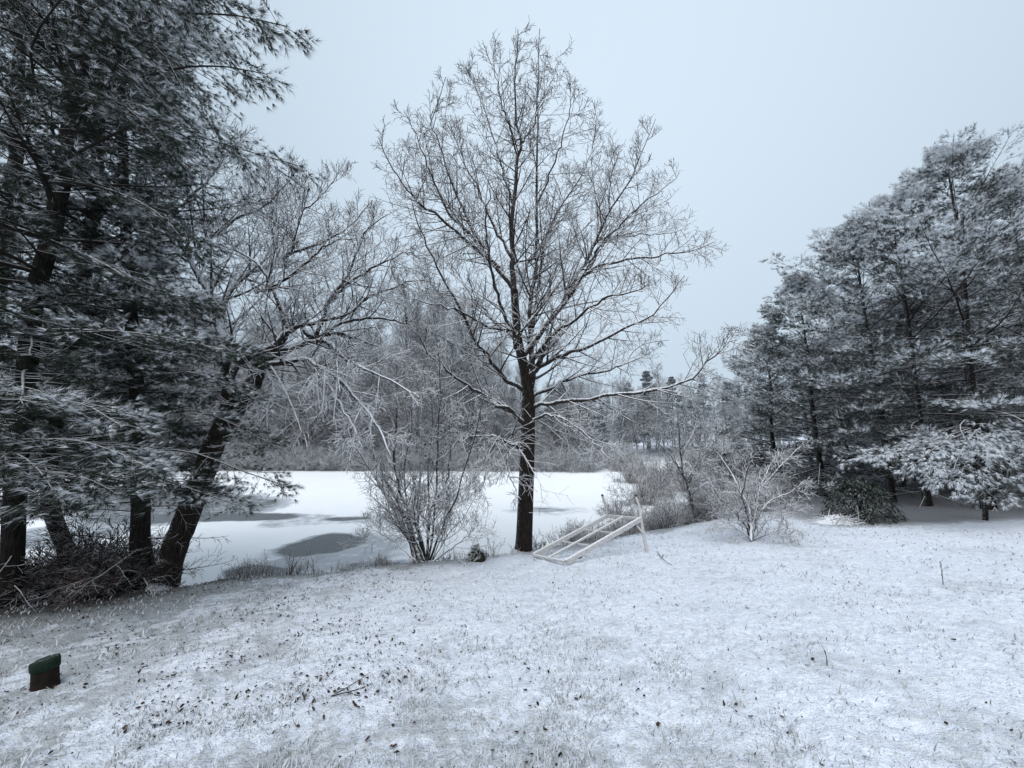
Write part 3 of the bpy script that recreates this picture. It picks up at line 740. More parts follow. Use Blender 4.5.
# ------------------------------------------------------------------ woods across the pond
def forest():
    rng = np.random.default_rng(61)
    protos = []
    o0 = []
    def bare(H, Rw, seed, n=13):
        r = np.random.default_rng(seed)
        P = spline([np.zeros(3), np.array([r.normal() * .2, r.normal() * .2, H * .4]), np.array([r.normal() * .4, r.normal() * .4, H * .75]), np.array([r.normal() * .5, r.normal() * .5, H])], 24)
        R = np.linspace(.15, .02, 24)
        t = MB().tubes(P, R, 7)
        V, _, Q = (np.concatenate(t.V), None, np.concatenate(t.Q)); tm = mesh_data('trunk', V, None, Q)
        c = MB()
        a, ra = grow(r, P[None], R[None], n * 3, .08, .98, .75, lambda L, t: Rw * (1.25 - .85 * t), 8, .07, .06, .5, .014)
        c.tubes(a, ra, 4)
        b, rb = grow(r, a, ra, 11, .15, 1, .8, lambda L, t: L * .45 * (1.2 - .6 * t), 5, .08, .08, .5, .010); c.tubes(b, rb, 3)
        d, rd = grow(r, b, rb, 7, .15, 1, .8, lambda L, t: L * .5, 4, .05, .09, .6, .008); c.tubes(d, rd, 3)
        cm = mesh_data('crown', np.concatenate(c.V), None, np.concatenate(c.Q))
        return (tm, cm)
    def pine(H, Rw, seed, h0):
        r = np.random.default_rng(seed)
        P = spline([np.zeros(3), np.array([r.normal() * .1, r.normal() * .1, H * .5]), np.array([0, 0, H])], 20); R = np.linspace(.18, .02, 20)
        t = MB().tubes(P, R, 7); tm = mesh_data('trunk', np.concatenate(t.V), None, np.concatenate(t.Q))
        B, Br = whorls(r, P, R, h0, .985, 24, 4, lambda u: (Rw * (1 - u) ** .75 + .15) * r.choice([.55, .85, 1.0, 1.2]), -.22, .6, zj=.4)
        _, _, pos, dr = fan(r, B, Br, 9, 3)
        dr = nrm(dr + .25 * Z); V, T, s = tufts(r, pos, dr, 9, .24, .03, .8, .10)
        cm = mesh_data('crown', V, T, None, None, False, {'snow': s})
        return (tm, cm)
    bares = [bare(14, 3.0, 101), bare(12, 2.6, 102), bare(15, 2.8, 103), bare(10, 2.8, 104), bare(9, 2.4, 105)]
    pines = [pine(12, 2.6, 111, .12), pine(9, 2.4, 112, .06), pine(13, 2.4, 113, .25)]
    def put(kind, idx, x, y, sc, h, lab, grp):
        z = tz(x, y) - .15
        e = empty('woodland_tree' if kind == 0 else 'woodland_pine', (x, y, z), lab, 'tree', grp)
        e.rotation_euler = (0, 0, rng.random() * 6.28); e.scale = (sc, sc, sc * (0.9 + .2 * rng.random()))
        tm, cm = (bares if kind == 0 else pines)[idx]
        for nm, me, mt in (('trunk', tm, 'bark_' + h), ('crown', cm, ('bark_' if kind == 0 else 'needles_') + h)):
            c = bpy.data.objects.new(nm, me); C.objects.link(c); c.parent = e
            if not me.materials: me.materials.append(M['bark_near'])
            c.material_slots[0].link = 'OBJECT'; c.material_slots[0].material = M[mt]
    LB = 'bare snow-dusted tree in the woods along the far side of the frozen pond'
    LP = 'dark snow-dusted pine among the bare woods across the frozen pond'
    GB = 'woods across the frozen pond'
    # left and middle: the wooded far bank
    for row, (dy, step, h) in enumerate([(1.5, 2.1, 'near'), (4, 2.1, 'near'), (8, 2.3, 'mid'), (13, 2.6, 'mid'), (20, 3.2, 'mid'), (30, 4.5, 'far')]):
        x = -46 - row * 4.0
        while x < 7.5 + row * 0.5:
            xx = x + rng.normal() * .6; yy = float(np.interp(xx, FX, FY)) + dy + rng.random() * 2.5
            edge = float(sst(7, -9, xx))       # the wood gets lower towards the open right end
            if rng.random() < .10 + .10 * float(sst(-14, -22, xx)) + .45 * float(sst(0, 5, xx)):
                put(1, int(rng.integers(0, 3)), xx, yy, (.62 + .38 * edge) * (.7 + .3 * rng.random()), h, LP, GB)
            else:
                put(0, int(rng.integers(0, 5)), xx, yy, (.62 + .45 * edge) * (.85 + .35 * rng.random()), h, LB, GB)
            x += step * (.7 + .6 * rng.random())
    # right: the open inlet with hazier trees farther off
    LF = 'pale hazy bare tree on the distant shore beyond the inlet'; LFP = 'pale hazy pine on the distant shore beyond the inlet'
    GF = 'distant trees beyond the inlet'
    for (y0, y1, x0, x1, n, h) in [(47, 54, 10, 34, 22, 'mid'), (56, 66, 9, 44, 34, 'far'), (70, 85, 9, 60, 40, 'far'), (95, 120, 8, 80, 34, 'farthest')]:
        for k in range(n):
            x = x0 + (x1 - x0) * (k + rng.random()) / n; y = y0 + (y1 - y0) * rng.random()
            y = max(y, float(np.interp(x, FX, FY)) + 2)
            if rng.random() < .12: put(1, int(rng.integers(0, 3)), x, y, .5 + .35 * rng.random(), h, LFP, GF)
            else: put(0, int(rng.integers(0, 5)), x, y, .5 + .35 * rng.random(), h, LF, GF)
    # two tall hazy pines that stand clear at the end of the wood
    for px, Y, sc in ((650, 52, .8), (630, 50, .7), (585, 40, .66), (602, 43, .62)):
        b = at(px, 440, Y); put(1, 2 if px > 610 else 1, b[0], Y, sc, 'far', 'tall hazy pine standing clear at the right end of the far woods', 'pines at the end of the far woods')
    # low brush along the far waterline, one uncountable mass
    mb = MB()
    n = 2600
    x = rng.uniform(-50, 14, n); y = np.interp(x, FX, FY) + 0.2 + rng.random(n) ** 2 * 4
    p = np.stack([x, y, terrain(x, y) - .05], -1); d = nrm(np.stack([rng.normal(size=n) * .45, rng.normal(size=n) * .3, np.ones(n)], -1))
    L = (0.6 + 1.3 * rng.random(n))[:, None]
    P = np.stack([p, p + d * L * .5, p + (d + rng.normal(size=(n, 3)) * .2) * L], 1)
    R = np.full((n, 3), .012) * np.array([1.2, 1, .6]); mb.tubes(P, R, 3)
    a, ra = grow(rng, P, R, 7, .2, 1, .7, lambda L, t: L * .4 + .1, 4, .03, .15, .7, .009); mb.tubes(a, ra, 3)
    b, rb = grow(rng, a, ra, 3, .2, 1, .7, lambda L, t: L * .5, 3, .03, .15, .7, .008); mb.tubes(b, rb, 3)
    n = 1500                                     # saplings filling the wood behind it
    x = rng.uniform(-48, 9, n); y = np.interp(x, FX, FY) + 2.5 + rng.random(n) * 20
    p = np.stack([x, y, terrain(x, y) - .05], -1); d = nrm(np.stack([rng.normal(size=n) * .15, rng.normal(size=n) * .15, np.ones(n)], -1))
    L = ((2.2 + 3.2 * rng.random(n)) * (.6 + .4 * sst(8, -6, x)))[:, None]
    P = np.stack([p, p + d * L * .33, p + d * L * .66 + rng.normal(size=(n, 3)) * .08, p + (d + rng.normal(size=(n, 3)) * .06) * L], 1)
    R = np.full((n, 4), .02) * np.array([1.3, 1, .8, .5]); mb.tubes(P, R, 3)
    a, ra = grow(rng, P, R, 9, .15, 1, .7, lambda L, t: L * .3 + .1, 4, .05, .1, .7, .012); mb.tubes(a, ra, 3)
    b, rb = grow(rng, a, ra, 6, .2, 1, .7, lambda L, t: L * .5, 3, .03, .1, .7, .010); mb.tubes(b, rb, 3)
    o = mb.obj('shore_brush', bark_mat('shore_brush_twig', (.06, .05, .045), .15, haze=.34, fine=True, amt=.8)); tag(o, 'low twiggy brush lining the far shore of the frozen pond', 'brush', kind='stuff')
forest()

# ------------------------------------------------------------------ bank bushes, weeds
def bank_plants():
    rng = np.random.default_rng(71)
    def bush_mesh(seed, n, H, spread, fine):
        r = np.random.default_rng(seed); mb = MB()
        az = r.random(n) * 6.28; s = spread * r.random(n)
        d = nrm(np.stack([np.cos(az) * s, np.sin(az) * s, np.ones(n)], -1)); L = H * (.55 + .5 * r.random(n))
        K = 7; P = np.empty((n, K, 3)); P[:, 0] = np.stack([r.normal(size=n) * .12 * H, r.normal(size=n) * .12 * H, np.full(n, -.06)], -1)
        for k in range(1, K):
            P[:, k] = P[:, k - 1] + d * (L / (K - 1))[:, None]; d = nrm(d + r.normal(size=(n, 3)) * .09 + Z * -.01)
        R = np.broadcast_to(np.linspace(.011, .004, K), (n, K)).copy()
        mb.tubes(P, R, 4)
        a, ra = grow(r, P, R, 7, .2, 1, .75, lambda L, t: L * .4 * (1.2 - .6 * t), 5, .03, .12, .6, .0048); mb.tubes(a, ra, 3)
        b, rb = grow(r, a, ra, fine, .2, 1, .75, lambda L, t: L * .45, 4, .02, .14, .7, .0042); mb.tubes(b, rb, 3)
        c, rc = grow(r, b, rb, 2, .3, 1, .75, lambda L, t: L * .5, 3, .02, .14, .7, .0038); mb.tubes(c, rc, 3)
        return mesh_data('bank_bush', np.concatenate(mb.V), None, np.concatenate(mb.Q), M['twig_brown'])
    big = [bush_mesh(s, 26, 1.2, .9, 5) for s in (1, 2, 3)]
    spots = [(578, 536, 9.6, .62), (596, 532, 10.2, .8), (615, 530, 10.8, 1.0), (632, 528, 11.2, .95), (655, 524, 11.4, 1.0), (668, 520, 10.6, .8), (684, 519, 11.6, 1.0), (706, 518, 11.5, 1.0), (722, 517, 11.3, .9),
             (740, 516, 12.2, 1.0), (758, 515, 12.0, .9), (775, 514, 13.5, 1.1), (640, 520, 13.5, 1.1), (670, 518, 14.5, 1.2), (705, 515, 15, 1.3), (735, 512, 16, 1.3), (610, 528, 12.5, .9), (765, 508, 17, 1.4), (725, 508, 20, 1.5), (690, 506, 22, 1.6), (655, 505, 24, 1.6), (640, 505, 18, 1.5), (660, 500, 20, 1.7), (675, 500, 27, 1.9), (630, 500, 26, 1.6), (700, 498, 28, 1.9), (645, 495, 31, 1.9), (720, 498, 25, 1.8), (615, 512, 15.5, 1.1), (690, 512, 13, 1.3), (662, 515, 12.4, 1.2), (745, 505, 22, 1.7), (620, 492, 34, 1.8)]
    for i, (px, py, Y, sc) in enumerate(spots):
        b = at(px, py, Y); o = link('bank_bush', big[i % 3], None, (b[0], Y, tz(b[0], Y)))
        o.rotation_euler = (0, 0, i * 1.7); o.scale = (sc, sc, sc * (.72 if Y < 14 else .9))
        tag(o, 'tangled leafless bush with light snow on the bank between the frame and the pines', 'bush', 'leafless bushes on the bank')
    # thicket of dead branches under the left pines
    th = bush_mesh(8, 34, 1.1, 1.8, 6); rd = bush_mesh(9, 26, .8, 1.5, 6)
    rd.materials[0] = M['redbrush']
    dk = bark_mat('dead_pine_brush', (0.03, 0.024, 0.021), thr=.6, fine=True, amt=.5); th.materials[0] = dk
    for i, (px, py, k, sc) in enumerate([(5, 604, 1, 1.0), (35, 600, 1, .9), (24, 598, 0, 1.1), (70, 596, 0, 1.2), (100, 593, 0, 1.1), (122, 592, 0, .8), (60, 606, 1, .6), (-30, 608, 1, 1.1)]):
        b = lawn_hit(px, py); b[1] += .25
        o = link('brush_thicket', (th, rd)[k], None, (b[0], b[1], tz(b[0], b[1]))); o.rotation_euler = (0, 0, i * 2.3); o.scale = (sc,) * 3
        tag(o, ('dark dead brush tangled under the left pines', 'reddish bramble at the foot of the leftmost pine trunks')[k], 'bush', 'brush under the left pines')
    # dry weeds on the near bank
    def weed_mesh(seed, n, H):
        r = np.random.default_rng(seed); mb = MB()
        az = r.random(n) * 6.28; s = .55 * r.random(n); d = nrm(np.stack([np.cos(az) * s, np.sin(az) * s, np.ones(n)], -1)); L = H * (.4 + .7 * r.random(n))
        K = 6; P = np.empty((n, K, 3)); P[:, 0] = np.stack([r.normal(size=n) * .07, r.normal(size=n) * .05, np.full(n, -.04)], -1)
        for k in range(1, K):
            P[:, k] = P[:, k - 1] + d * (L / (K - 1))[:, None]; d = nrm(d + r.normal(size=(n, 3)) * .12)
        R = np.broadcast_to(np.linspace(.0042, .0022, K), (n, K)).copy(); mb.tubes(P, R, 3)
        a, ra = grow(r, P, R, 5, .4, 1, .6, lambda L, t: L * .22 + .02, 4, .04, .12, .8, .0025); mb.tubes(a, ra, 3)
        tip = a[::3, -1]; m = len(tip)                       # small seed heads
        o8 = np.array([[1, 0, 0], [-1, 0, 0], [0, 1, 0], [0, -1, 0], [0, 0, 1.5], [0, 0, -1.5]]) * .008
        f8 = np.array([[0, 2, 4], [2, 1, 4], [1, 3, 4], [3, 0, 4], [2, 0, 5], [1, 2, 5], [3, 1, 5], [0, 3, 5]])
        mb.add((tip[:, None] + o8[None]).reshape(-1, 3), (f8[None] + np.arange(m)[:, None, None] * 6).reshape(-1, 3))
        return mesh_data('dry_weed', np.concatenate(mb.V), np.concatenate(mb.T), np.concatenate(mb.Q), M['twig_brown'])
    W = [weed_mesh(s, n_, h) for s, n_, h in ((1, 7, .30), (2, 9, .20), (3, 5, .42), (4, 10, .15))]
    for i in range(90):
        px = 175 + 400 * rng.random() if i < 60 else 540 + 110 * rng.random()
        x = (px - 512) / F * 8.5
        x = float(np.interp(px, [175, 270, 340, 420, 480, 530, 600, 660], [-5.1, -4.3, -3.3, -1.9, -.7, .4, 2.0, 3.4]))
        y = float(np.interp(x, EX, EY)) + rng.normal() * .12 + .1
        sc = .6 + .7 * rng.random()
        o = link('dry_weed', W[int(rng.integers(0, 4))], None, (x, y, tz(x, y))); o.rotation_euler = (0, 0, rng.random() * 6.28); o.scale = (sc,) * 3
        tag(o, 'dry brown weeds and grass stalks along the near edge of the frozen pond', 'weed', 'dry weeds on the near bank')
bank_plants()

# ------------------------------------------------------------------ tilted white frame
def white_frame():
    rng = np.random.default_rng(3)
    A = lawn_hit(533, 557); B = lawn_hit(566, 564)
    A[2] = tz(A[0], A[1]) + .03; B[2] = tz(B[0], B[1]) + .03
    Yf = A[1] + 1.0
    Cc = at(607, 516, A[1] + .75); D = at(641, 519, B[1] + .75)
    base = (A + B) / 2
    o = empty('metal_frame', base, 'white snow-dusted metal frame tilted on the lawn edge, one end propped on pipe legs', 'frame')
    def bar(name, p, q, w, h, mat=M['paint']):
        p = np.asarray(p); q = np.asarray(q); t = nrm(q - p); u = nrm(np.cross(t, Z)) * w / 2; v = nrm(np.cross(u, t)) * h / 2
        V = []; bv = .18
        prof = [(-1 + bv, -1), (1 - bv, -1), (1, -1 + bv), (1, 1 - bv), (1 - bv, 1), (-1 + bv, 1), (-1, 1 - bv), (-1, -1 + bv)]
        n = 7
        for k in range(n):
            c = p + (q - p) * k / (n - 1)
            V += [c + u * a + v * b for a, b in prof]
        Q = [[k * 8 + j, k * 8 + (j + 1) % 8, (k + 1) * 8 + (j + 1) % 8, (k + 1) * 8 + j] for k in range(n - 1) for j in range(8)]
        T = [[0, j + 1, j] for j in range(1, 7)] + [[(n - 1) * 8, (n - 1) * 8 + j, (n - 1) * 8 + j + 1] for j in range(1, 7)]
        return MB().add(V, T, Q).obj(name, mat, o, base, smooth=False)
    bar('side_rail', A, Cc, .055, .075); bar('side_rail', B, D, .055, .085)
    e = lambda a, b, t: a + (b - a) * t
    off = np.array([0, 0, .004])
    bar('end_rail', e(A, B, .04) + off, e(A, B, .96) + off, .05, .04); bar('end_rail', e(Cc, D, .05) + off, e(Cc, D, .95) + off, .05, .05)
    bar('middle_rail', e(A, B, .5) + off * 4, e(Cc, D, .5) + off * 4, .04, .035)
    for t in (.36, .66):
        bar('cross_bar', e(A, Cc, t) - off * 5, e(B, D, t) - off * 5, .03, .025)
    for t in (.17, .90):
        bar('bracket', e(B, D, t - .022) - off * 11, e(B, D, t + .022) - off * 11, .035, .05, M['clump'])
    def pipe(name, pts, r):
        P = spline(pts, 14); m = MB().tubes(P, np.full(14, r), 10); return m.obj(name, M['paint'], o, base)
    g = lawn_hit(647, 548); g = np.array([g[0], D[1] - .1, 0]); g = at(647, 548, D[1] - .12); g[2] = tz(g[0], g[1]) - .02
    pipe('leg', [D, at(643, 531, D[1] - .03), g], .03)
    pipe('brace', [e(B, D, .88), at(637, 526, D[1] - .03), at(643, 533, D[1] - .05)], .018)
    for p, top in ((Cc, at(602.5, 496, Cc[1])), (D, at(636, 497, D[1] + .25))):
        l = pipe('leg', [p, (p + top) / 2 + np.array([.02, 0, 0]), top], .024)
        m = MB().tubes(np.array([top - (top - p) * .0, top + nrm(top - p) * .03, top + nrm(top - p) * .032]), np.array([.027, .027, .001]), 10)
        m.obj('end_cap', M['pipe_end'], l, base)
white_frame()

# ------------------------------------------------------------------ stump, clump, bush, pile, sticks
def small_things():
    rng = np.random.default_rng(81)
    b = lawn_hit(46, 686); base = np.array([b[0], b[1], tz(b[0], b[1]) - .02]); w = 22 / F * b[1] / 1.09 / 2
    o = empty('stump', base, 'short dark brown stump with a slanted dark green mossy top', 'stump')
    n = 28; a = np.arange(n) * 2 * pi / n
    def ring(z, r, tilt=0, sq=.0):
        k = 1 + .05 * np.sin(3 * a + 1) + .04 * np.sin(7 * a)
        rr = r * k
        return np.stack([rr * np.cos(a) - .16 * z, rr * np.sin(a) * .9, z + tilt * np.cos(a) * r + 0 * a], -1)
    H = w * 2.6
    def lathe(rings, name, mat, cap):
        V = np.concatenate(rings + [rings[-1].mean(0, keepdims=True) + np.array([[0, 0, .006]])]); m = len(rings)
        Q = [[k * n + j, k * n + (j + 1) % n, (k + 1) * n + (j + 1) % n, (k + 1) * n + j] for k in range(m - 1) for j in range(n)]
        T = [[(m - 1) * n + j, (m - 1) * n + (j + 1) % n, m * n] for j in range(n)]
        me = mesh_data(name, V, T, Q, mat); return link(name, me, o)
    lathe([ring(-.03, w * 1.02), ring(.02, w * .98), ring(H * .3, w * .93), ring(H * .66, w * .92, .08), ring(H * .8, w * .91, .14)], 'wood', M['stump'], 1)
    lathe([ring(H * .64, w * .95, .10), ring(H * .66, w * 1.0, .11), ring(H * .88, w * 1.02, .2), ring(H * .96, w * .95, .22), ring(H * .97, w * .7, .22), ring(H * .92, w * .4, .2)], 'moss', M['moss'], 1)
    # dark clump on the bank
    b = lawn_hit(477, 560); base = np.array([b[0], b[1], tz(b[0], b[1]) - .03])
    o = empty('rotten_stump', base, 'small dark mossy stump on the snowy bank between shrub and tall tree', 'stump')
    nu, nv = 26, 14; U, Vv = np.meshgrid(np.arange(nu) * 2 * pi / nu, np.linspace(0, pi / 2, nv))
    r = 1 + .5 * fbm(U * 1.6, Vv * 3, 5, 3) * np.sin(Vv + .3)
    X = np.stack([.17 * r * np.cos(U) * np.cos(Vv), .14 * r * np.sin(U) * np.cos(Vv), .24 * r * np.sin(Vv)], -1).reshape(-1, 3)
    i = np.arange(nu * nv).reshape(nv, nu); j = np.roll(i, -1, 1)
    link('wood', mesh_data('wood', X, None, np.stack([i[:-1], j[:-1], j[1:], i[1:]], -1).reshape(-1, 4), M['clump']), o)
    pos = X[rng.integers(nu * 2, len(X), 260)]; V, T, s = tufts(rng, pos, nrm(pos + 1e-3), 5, .05, .008, 1.0, -.25)
    link('moss', mesh_data('moss', V, T, None, M['needles'], False, {'snow': s}), o)
    # rhododendron-like dark bush
    Y = 10.3; base = at(862, 519, Y); base[2] = tz(base[0], Y) - .02
    o = empty('evergreen_bush', base, 'dark round evergreen bush with drooping leathery leaves below the pines', 'bush')
    n = 1500; u = nrm(rng.normal(size=(n, 3))); u[:, 2] = np.abs(u[:, 2]); rad = (.55 + .45 * rng.random(n) ** .5)[:, None]
    c = u * rad * np.array([.82, .7, 1.05]) + np.array([0, 0, .06]); c[:, 0] *= (1.15 - .35 * c[:, 2])
    d = nrm(u * np.array([1, 1, .2]) + rng.normal(size=(n, 3)) * .35 - Z * .75); sd = nrm(np.cross(d, Z + rng.normal(size=(n, 3)) * .2)); l = (.10 + .06 * rng.random(n))[:, None]
    up = nrm(np.cross(sd, d))
    V = np.stack([c, c + d * l * .45 + sd * .024 + up * .004, c + d * l, c + d * l * .45 - sd * .024 + up * .004], 1).reshape(-1, 3)
    link('leaves', mesh_data('leaves', V, None, np.arange(n * 4).reshape(-1, 4), M['leafmat'], False), o)
    m = 34; e = c[rng.integers(0, n, m)]; P = np.stack([np.zeros((m, 3)) + rng.normal(size=(m, 3)) * .05 * [1, 1, 0], e * .5 + rng.normal(size=(m, 3)) * .05, e], 1)
    MB().tubes(P + base, np.broadcast_to([.014, .01, .004], (m, 3)), 5).obj('stems', M['pine_twig'], o, base)
    # snow covered brush pile
    Y = 10.0; base = at(838, 522, Y); base[2] = tz(base[0], Y) - .03
    o = empty('brush_pile', base, 'low brush heap covered by snow at the edge of the pines', 'brush pile')
    nx, ny = 70, 40; X, Yy = np.meshgrid(np.linspace(-1, 1, nx), np.linspace(-1, 1, ny))
    rr = np.sqrt(X ** 2 + Yy ** 2); h = .21 * (1 - sst(.0, 1.0, rr)) * (1 + .5 * fbm(X * 2.2, Yy * 2.2, 8, 3)) + .02 * fbm(X * 9, Yy * 9, 9, 2) - .03
    V = np.stack([X * .75 - .05, Yy * .5, h], -1).reshape(-1, 3); i = np.arange(nx * ny).reshape(ny, nx)
    link('snow_cover', mesh_data('snow_cover', V, None, np.stack([i[:-1, :-1], i[:-1, 1:], i[1:, 1:], i[1:, :-1]], -1).reshape(-1, 4), M['moundsnow']), o)
    m = 70; x = rng.normal(size=m) * .3; y = rng.normal(size=m) * .2 - .1; p = np.stack([x, y, .14 * np.exp(-(x ** 2 + y ** 2) * 5) + .02], -1)
    d = nrm(rng.normal(size=(m, 3)) * [1, .7, .35] + [.3, 0, .15]); L = (.12 + .25 * rng.random(m))[:, None]
    P = np.stack([p - d * L * .4, p + Z * .02, p + d * L + rng.normal(size=(m, 3)) * .03], 1)
    w = MB().tubes(P + base, np.broadcast_to([.007, .008, .004], (m, 3)), 4)
    w.obj('sticks', M['twig'], o, base)
    # fallen branch in the foreground
    def stick(label, paths, r):
        q = [[lawn_hit(*p) for p in path] for path in paths]; base = np.array(q[0][0]); base[2] = tz(base[0], base[1])
        m = MB()
        for path in q:
            P = spline(path, 12); P[:, 2] = terrain(P[:, 0], P[:, 1]) + .028 + .012 * np.sin(np.linspace(0, 5, 12)); m.tubes(P, np.linspace(r, r * .4, 12), 5)
        x = m.obj('fallen_twig', bark_mat('bare_twig', (.03, .024, .02), .8, fine=True, amt=.5), None, base); x.location = base
        tag(x, label, 'twig')
    stick('thin forked bare twig lying on the snow in the left foreground', [[(331, 700), (345, 694), (358, 684), (370, 674)], [(331, 700), (350, 697), (366, 690), (372, 684)], [(345, 696), (356, 700), (369, 698)]], .006)
    stick('short dark twig lying on the snow below the white frame', [[(657, 553), (662, 560), (672, 566)], [(662, 560), (664, 555)]], .008)
    for lab, px, py, h in (('thin dead stalk standing upright in the right foreground snow', 827, 667, .12), ('faint tall grass stalk rising from the snow at the far right of the lawn', 943, 583, .26)):
        b = lawn_hit(px, py); base = np.array([b[0], b[1], tz(b[0], b[1])]); m = MB()
        P = spline([base - Z * .02, base + Z * h * .5 + [.004, 0, 0], base + Z * h + [-.004, 0, 0]], 8); m.tubes(P, np.linspace(.005, .003, 8), 5)
        a, ra = grow(rng, P[None], np.full((1, 8), .004), 4, .3, 1, .5, lambda L, t: .05 + 0 * t, 4, .05, .1, .8, .0025); m.tubes(a, ra, 3)
        x = m.obj('dead_stalk', M['twig_brown'], None, base); x.location = base; tag(x, lab, 'stalk')
small_things()

# ------------------------------------------------------------------ grass blades and leaf litter
def lawn_points(rng, n, rmin, rmax, power=1.0):
    a = np.radians(rng.uniform(-58, 58, n)); r = rmin * (rmax / rmin) ** (rng.random(n) ** power)
    x = r * np.sin(a); y = r * np.cos(a)
    k = (y < np.interp(x, EX, EY) + .15) & (y > .3) & ((x < 7) | (y < 10.2))
    return x[k], y[k]

def ground_z(x, y):
    r = np.sqrt(x * x + y * y); fade = 1 - sst(9, 22, r)
    return terrain(x, y) + (fbm(x * 9, y * 9, 11, 3) * .022 + fbm(x * 2.2, y * 2.2, 12, 3) * .035 + fbm(x * 28, y * 28, 13, 2) * .012) * fade + .05 * fbm(x * .6, y * .6, 14, 2)

def grass():
    rng = np.random.default_rng(91)
    x, y = lawn_points(rng, 230000, 1.2, 13, .85)
    cl = fbm(x * 3.0, y * 3.0, 41, 3) + .5 * fbm(x * .7, y * .7, 42, 2)
    k = rng.random(len(x)) < sst(-.1, .5, cl) * .75 + .12
    k &= rng.random(len(x)) < np.clip(.30 + .5 * sst(1.5, -3.5, x + .2 * y) + .5 * sst(5.5, 2.2, np.hypot(x, y)), 0, 1)
    x = x[k]; y = y[k]; n = len(x)
    z = ground_z(x, y); r = np.sqrt(x * x + y * y)
    h = (.014 + .034 * rng.random(n) ** 2.0) * (1 + .02 * r); az = rng.random(n) * 6.28; ln = .35 + 1.1 * rng.random(n)
    d = np.stack([np.cos(az) * ln, np.sin(az) * ln, np.ones(n)], -1) * h[:, None]
    w = (.0013 + .0007 * r)[:, None] * np.stack([-np.sin(az), np.cos(az), np.zeros(n)], -1)
    b = np.stack([x, y, z - .006], -1)
    V = np.stack([b - w, b + w, b + d * .6 + Z * h[:, None] * .15 - w * .7, b + d * .6 + Z * h[:, None] * .15 + w * .7, b + d], 1)
    i = np.arange(n)[:, None] * 5
    Q = i + np.array([[0, 1, 3, 2]]); T = i + np.array([[2, 3, 4]])
    tone = np.repeat(np.clip(.12 + rng.random(n) ** .55 * .88, 0, 1)[:, None], 5, 1) * np.array([1.0, 1.0, .95, .95, .85])
    tag(link('grass', mesh_data('grass', V.reshape(-1, 3), T, Q, M['grass'], False, {'tone': tone.ravel()})), 'short frosted grass blades poking through the thin snow on the lawn', 'grass', kind='stuff')
    # dead leaves
    x, y = lawn_points(rng, 42000, 1.3, 11, .9)
    cl = fbm(x * 1.5, y * 1.5, 51, 3) + .25
    side = sst(.5, -3.5, x + .3 * y - 1) * .9 + .10
    k = rng.random(len(x)) < sst(-.1, .7, cl) * side * 1.2 * (.25 + .75 * sst(1, -2.5, x)) + .010
    x = x[k]; y = y[k]; n = len(x); z = ground_z(x, y)
    s = (.005 + .012 * rng.random(n) ** 2); az = rng.random(n) * 6.28
    e1 = np.stack([np.cos(az), np.sin(az), rng.normal(size=n) * .35], -1) * s[:, None]; e2 = np.stack([-np.sin(az), np.cos(az), rng.normal(size=n) * .35], -1) * (s * .62)[:, None]
    c = np.stack([x, y, z + .006 + .008 * rng.random(n)], -1); cz = Z * (s * (.2 + .6 * rng.random(n)))[:, None]
    V = np.stack([c, c + e1 * 1.2 + cz, c + e1 * .4 + e2 + cz * .6, c - e1 * .5 + e2 * .8 + cz * .7, c - e1 * 1.3 + cz * .3, c - e1 * .4 - e2 + cz * .8, c + e1 * .5 - e2 * .9 + cz * .4], 1)
    f = np.array([[0, 1, 2], [0, 2, 3], [0, 3, 4], [0, 4, 5], [0, 5, 6], [0, 6, 1]])
    T = (f[None] + np.arange(n)[:, None, None] * 7).reshape(-1, 3)
    tone = np.repeat(rng.random(n)[:, None] ** 1.5, 7, 1)
    tag(link('leaf_litter', mesh_data('leaf_litter', V.reshape(-1, 3), T, None, M['litter'], False, {'tone': tone.ravel()})), 'dark dead leaves scattered over the snowy lawn, thickest at the left', 'leaves', kind='stuff')
grass()

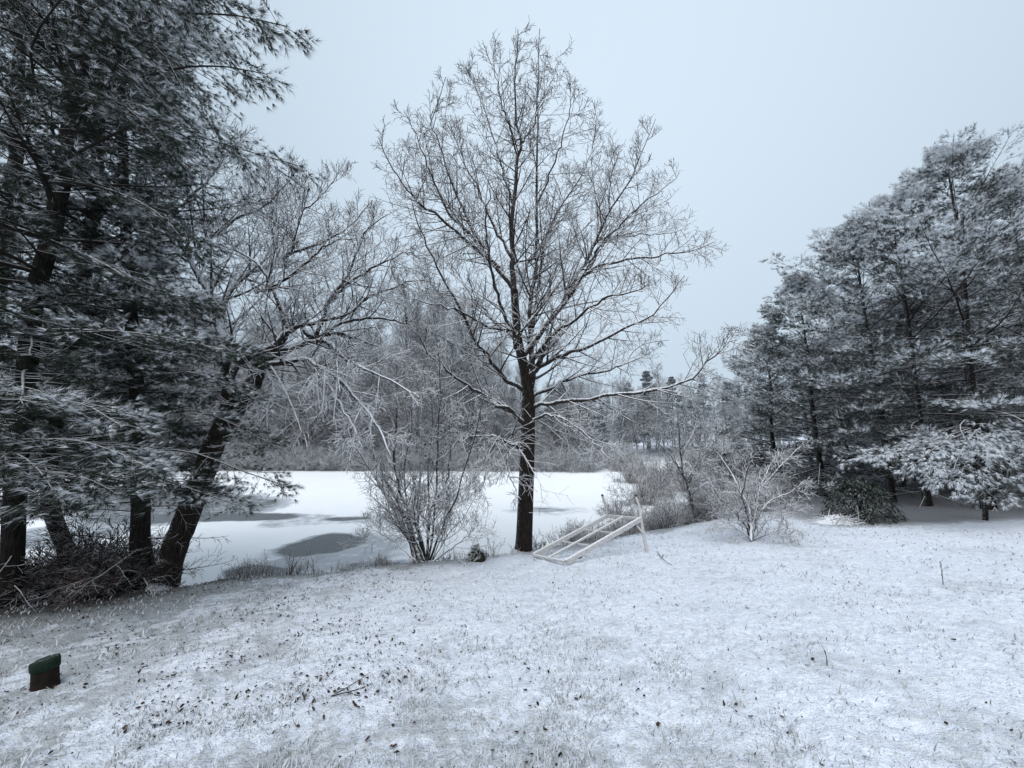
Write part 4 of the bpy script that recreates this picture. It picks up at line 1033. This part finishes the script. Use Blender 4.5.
# ------------------------------------------------------------------ sky, light, camera
w = bpy.data.worlds.new('World'); S.world = w; w.use_nodes = True
nt = w.node_tree; nt.nodes.clear()
out = nt.nodes.new('ShaderNodeOutputWorld'); mix = nt.nodes.new('ShaderNodeMixShader'); mix.inputs[0].default_value = 0.90
b1 = nt.nodes.new('ShaderNodeBackground'); b1.inputs[1].default_value = 0.06
sky = nt.nodes.new('ShaderNodeTexSky'); sky.sky_type = 'NISHITA'; sky.sun_disc = False
sky.sun_elevation = radians(55); sky.sun_rotation = radians(160)
nt.links.new(sky.outputs[0], b1.inputs[0])
b2 = nt.nodes.new('ShaderNodeBackground'); b2.inputs[1].default_value = 1.07
tc = nt.nodes.new('ShaderNodeTexCoord')
dot = nt.nodes.new('ShaderNodeVectorMath'); dot.operation = 'DOT_PRODUCT'
dv = ray(600, 60); dv = dv / np.linalg.norm(dv); dot.inputs[1].default_value = tuple(dv)
nt.links.new(tc.outputs['Generated'], dot.inputs[0])
cr = nt.nodes.new('ShaderNodeValToRGB'); nt.links.new(dot.outputs['Value'], cr.inputs[0])
cr.color_ramp.elements[0].position = 0.0; cr.color_ramp.elements[0].color = (0.46, 0.54, 0.63, 1)
cr.color_ramp.elements[1].position = 1.0; cr.color_ramp.elements[1].color = (0.72, 0.85, 0.98, 1)
e = cr.color_ramp.elements.new(0.75); e.color = (0.58, 0.70, 0.81, 1)
nt.links.new(cr.outputs[0], b2.inputs[0])
nt.links.new(b1.outputs[0], mix.inputs[1]); nt.links.new(b2.outputs[0], mix.inputs[2]); nt.links.new(mix.outputs[0], out.inputs[0])

sd = bpy.data.lights.new('sun', 'SUN'); sd.energy = 2.4; sd.angle = radians(60); sd.color = (1, .985, .965)
so = bpy.data.objects.new('sun', sd); C.objects.link(so); so.rotation_euler = (radians(35), 0, radians(-20)); so.location = (0, 0, 30)

cd = bpy.data.cameras.new('camera'); co = bpy.data.objects.new('camera', cd); C.objects.link(co)
cd.sensor_width = 36; cd.sensor_fit = 'HORIZONTAL'; cd.lens = F / 1024 * 36; cd.clip_start = 0.05; cd.clip_end = 1500
co.location = CAM; co.rotation_euler = (radians(90) + PITCH, 0, 0)
S.camera = co
S.view_settings.view_transform = 'Standard'; S.view_settings.look = 'None'; S.view_settings.exposure = 0; S.view_settings.gamma = 1
S.cycles.use_denoising = True
S.cycles.max_bounces = 4; S.cycles.diffuse_bounces = 3
S.cycles.use_adaptive_sampling = True; S.cycles.adaptive_threshold = 0.02
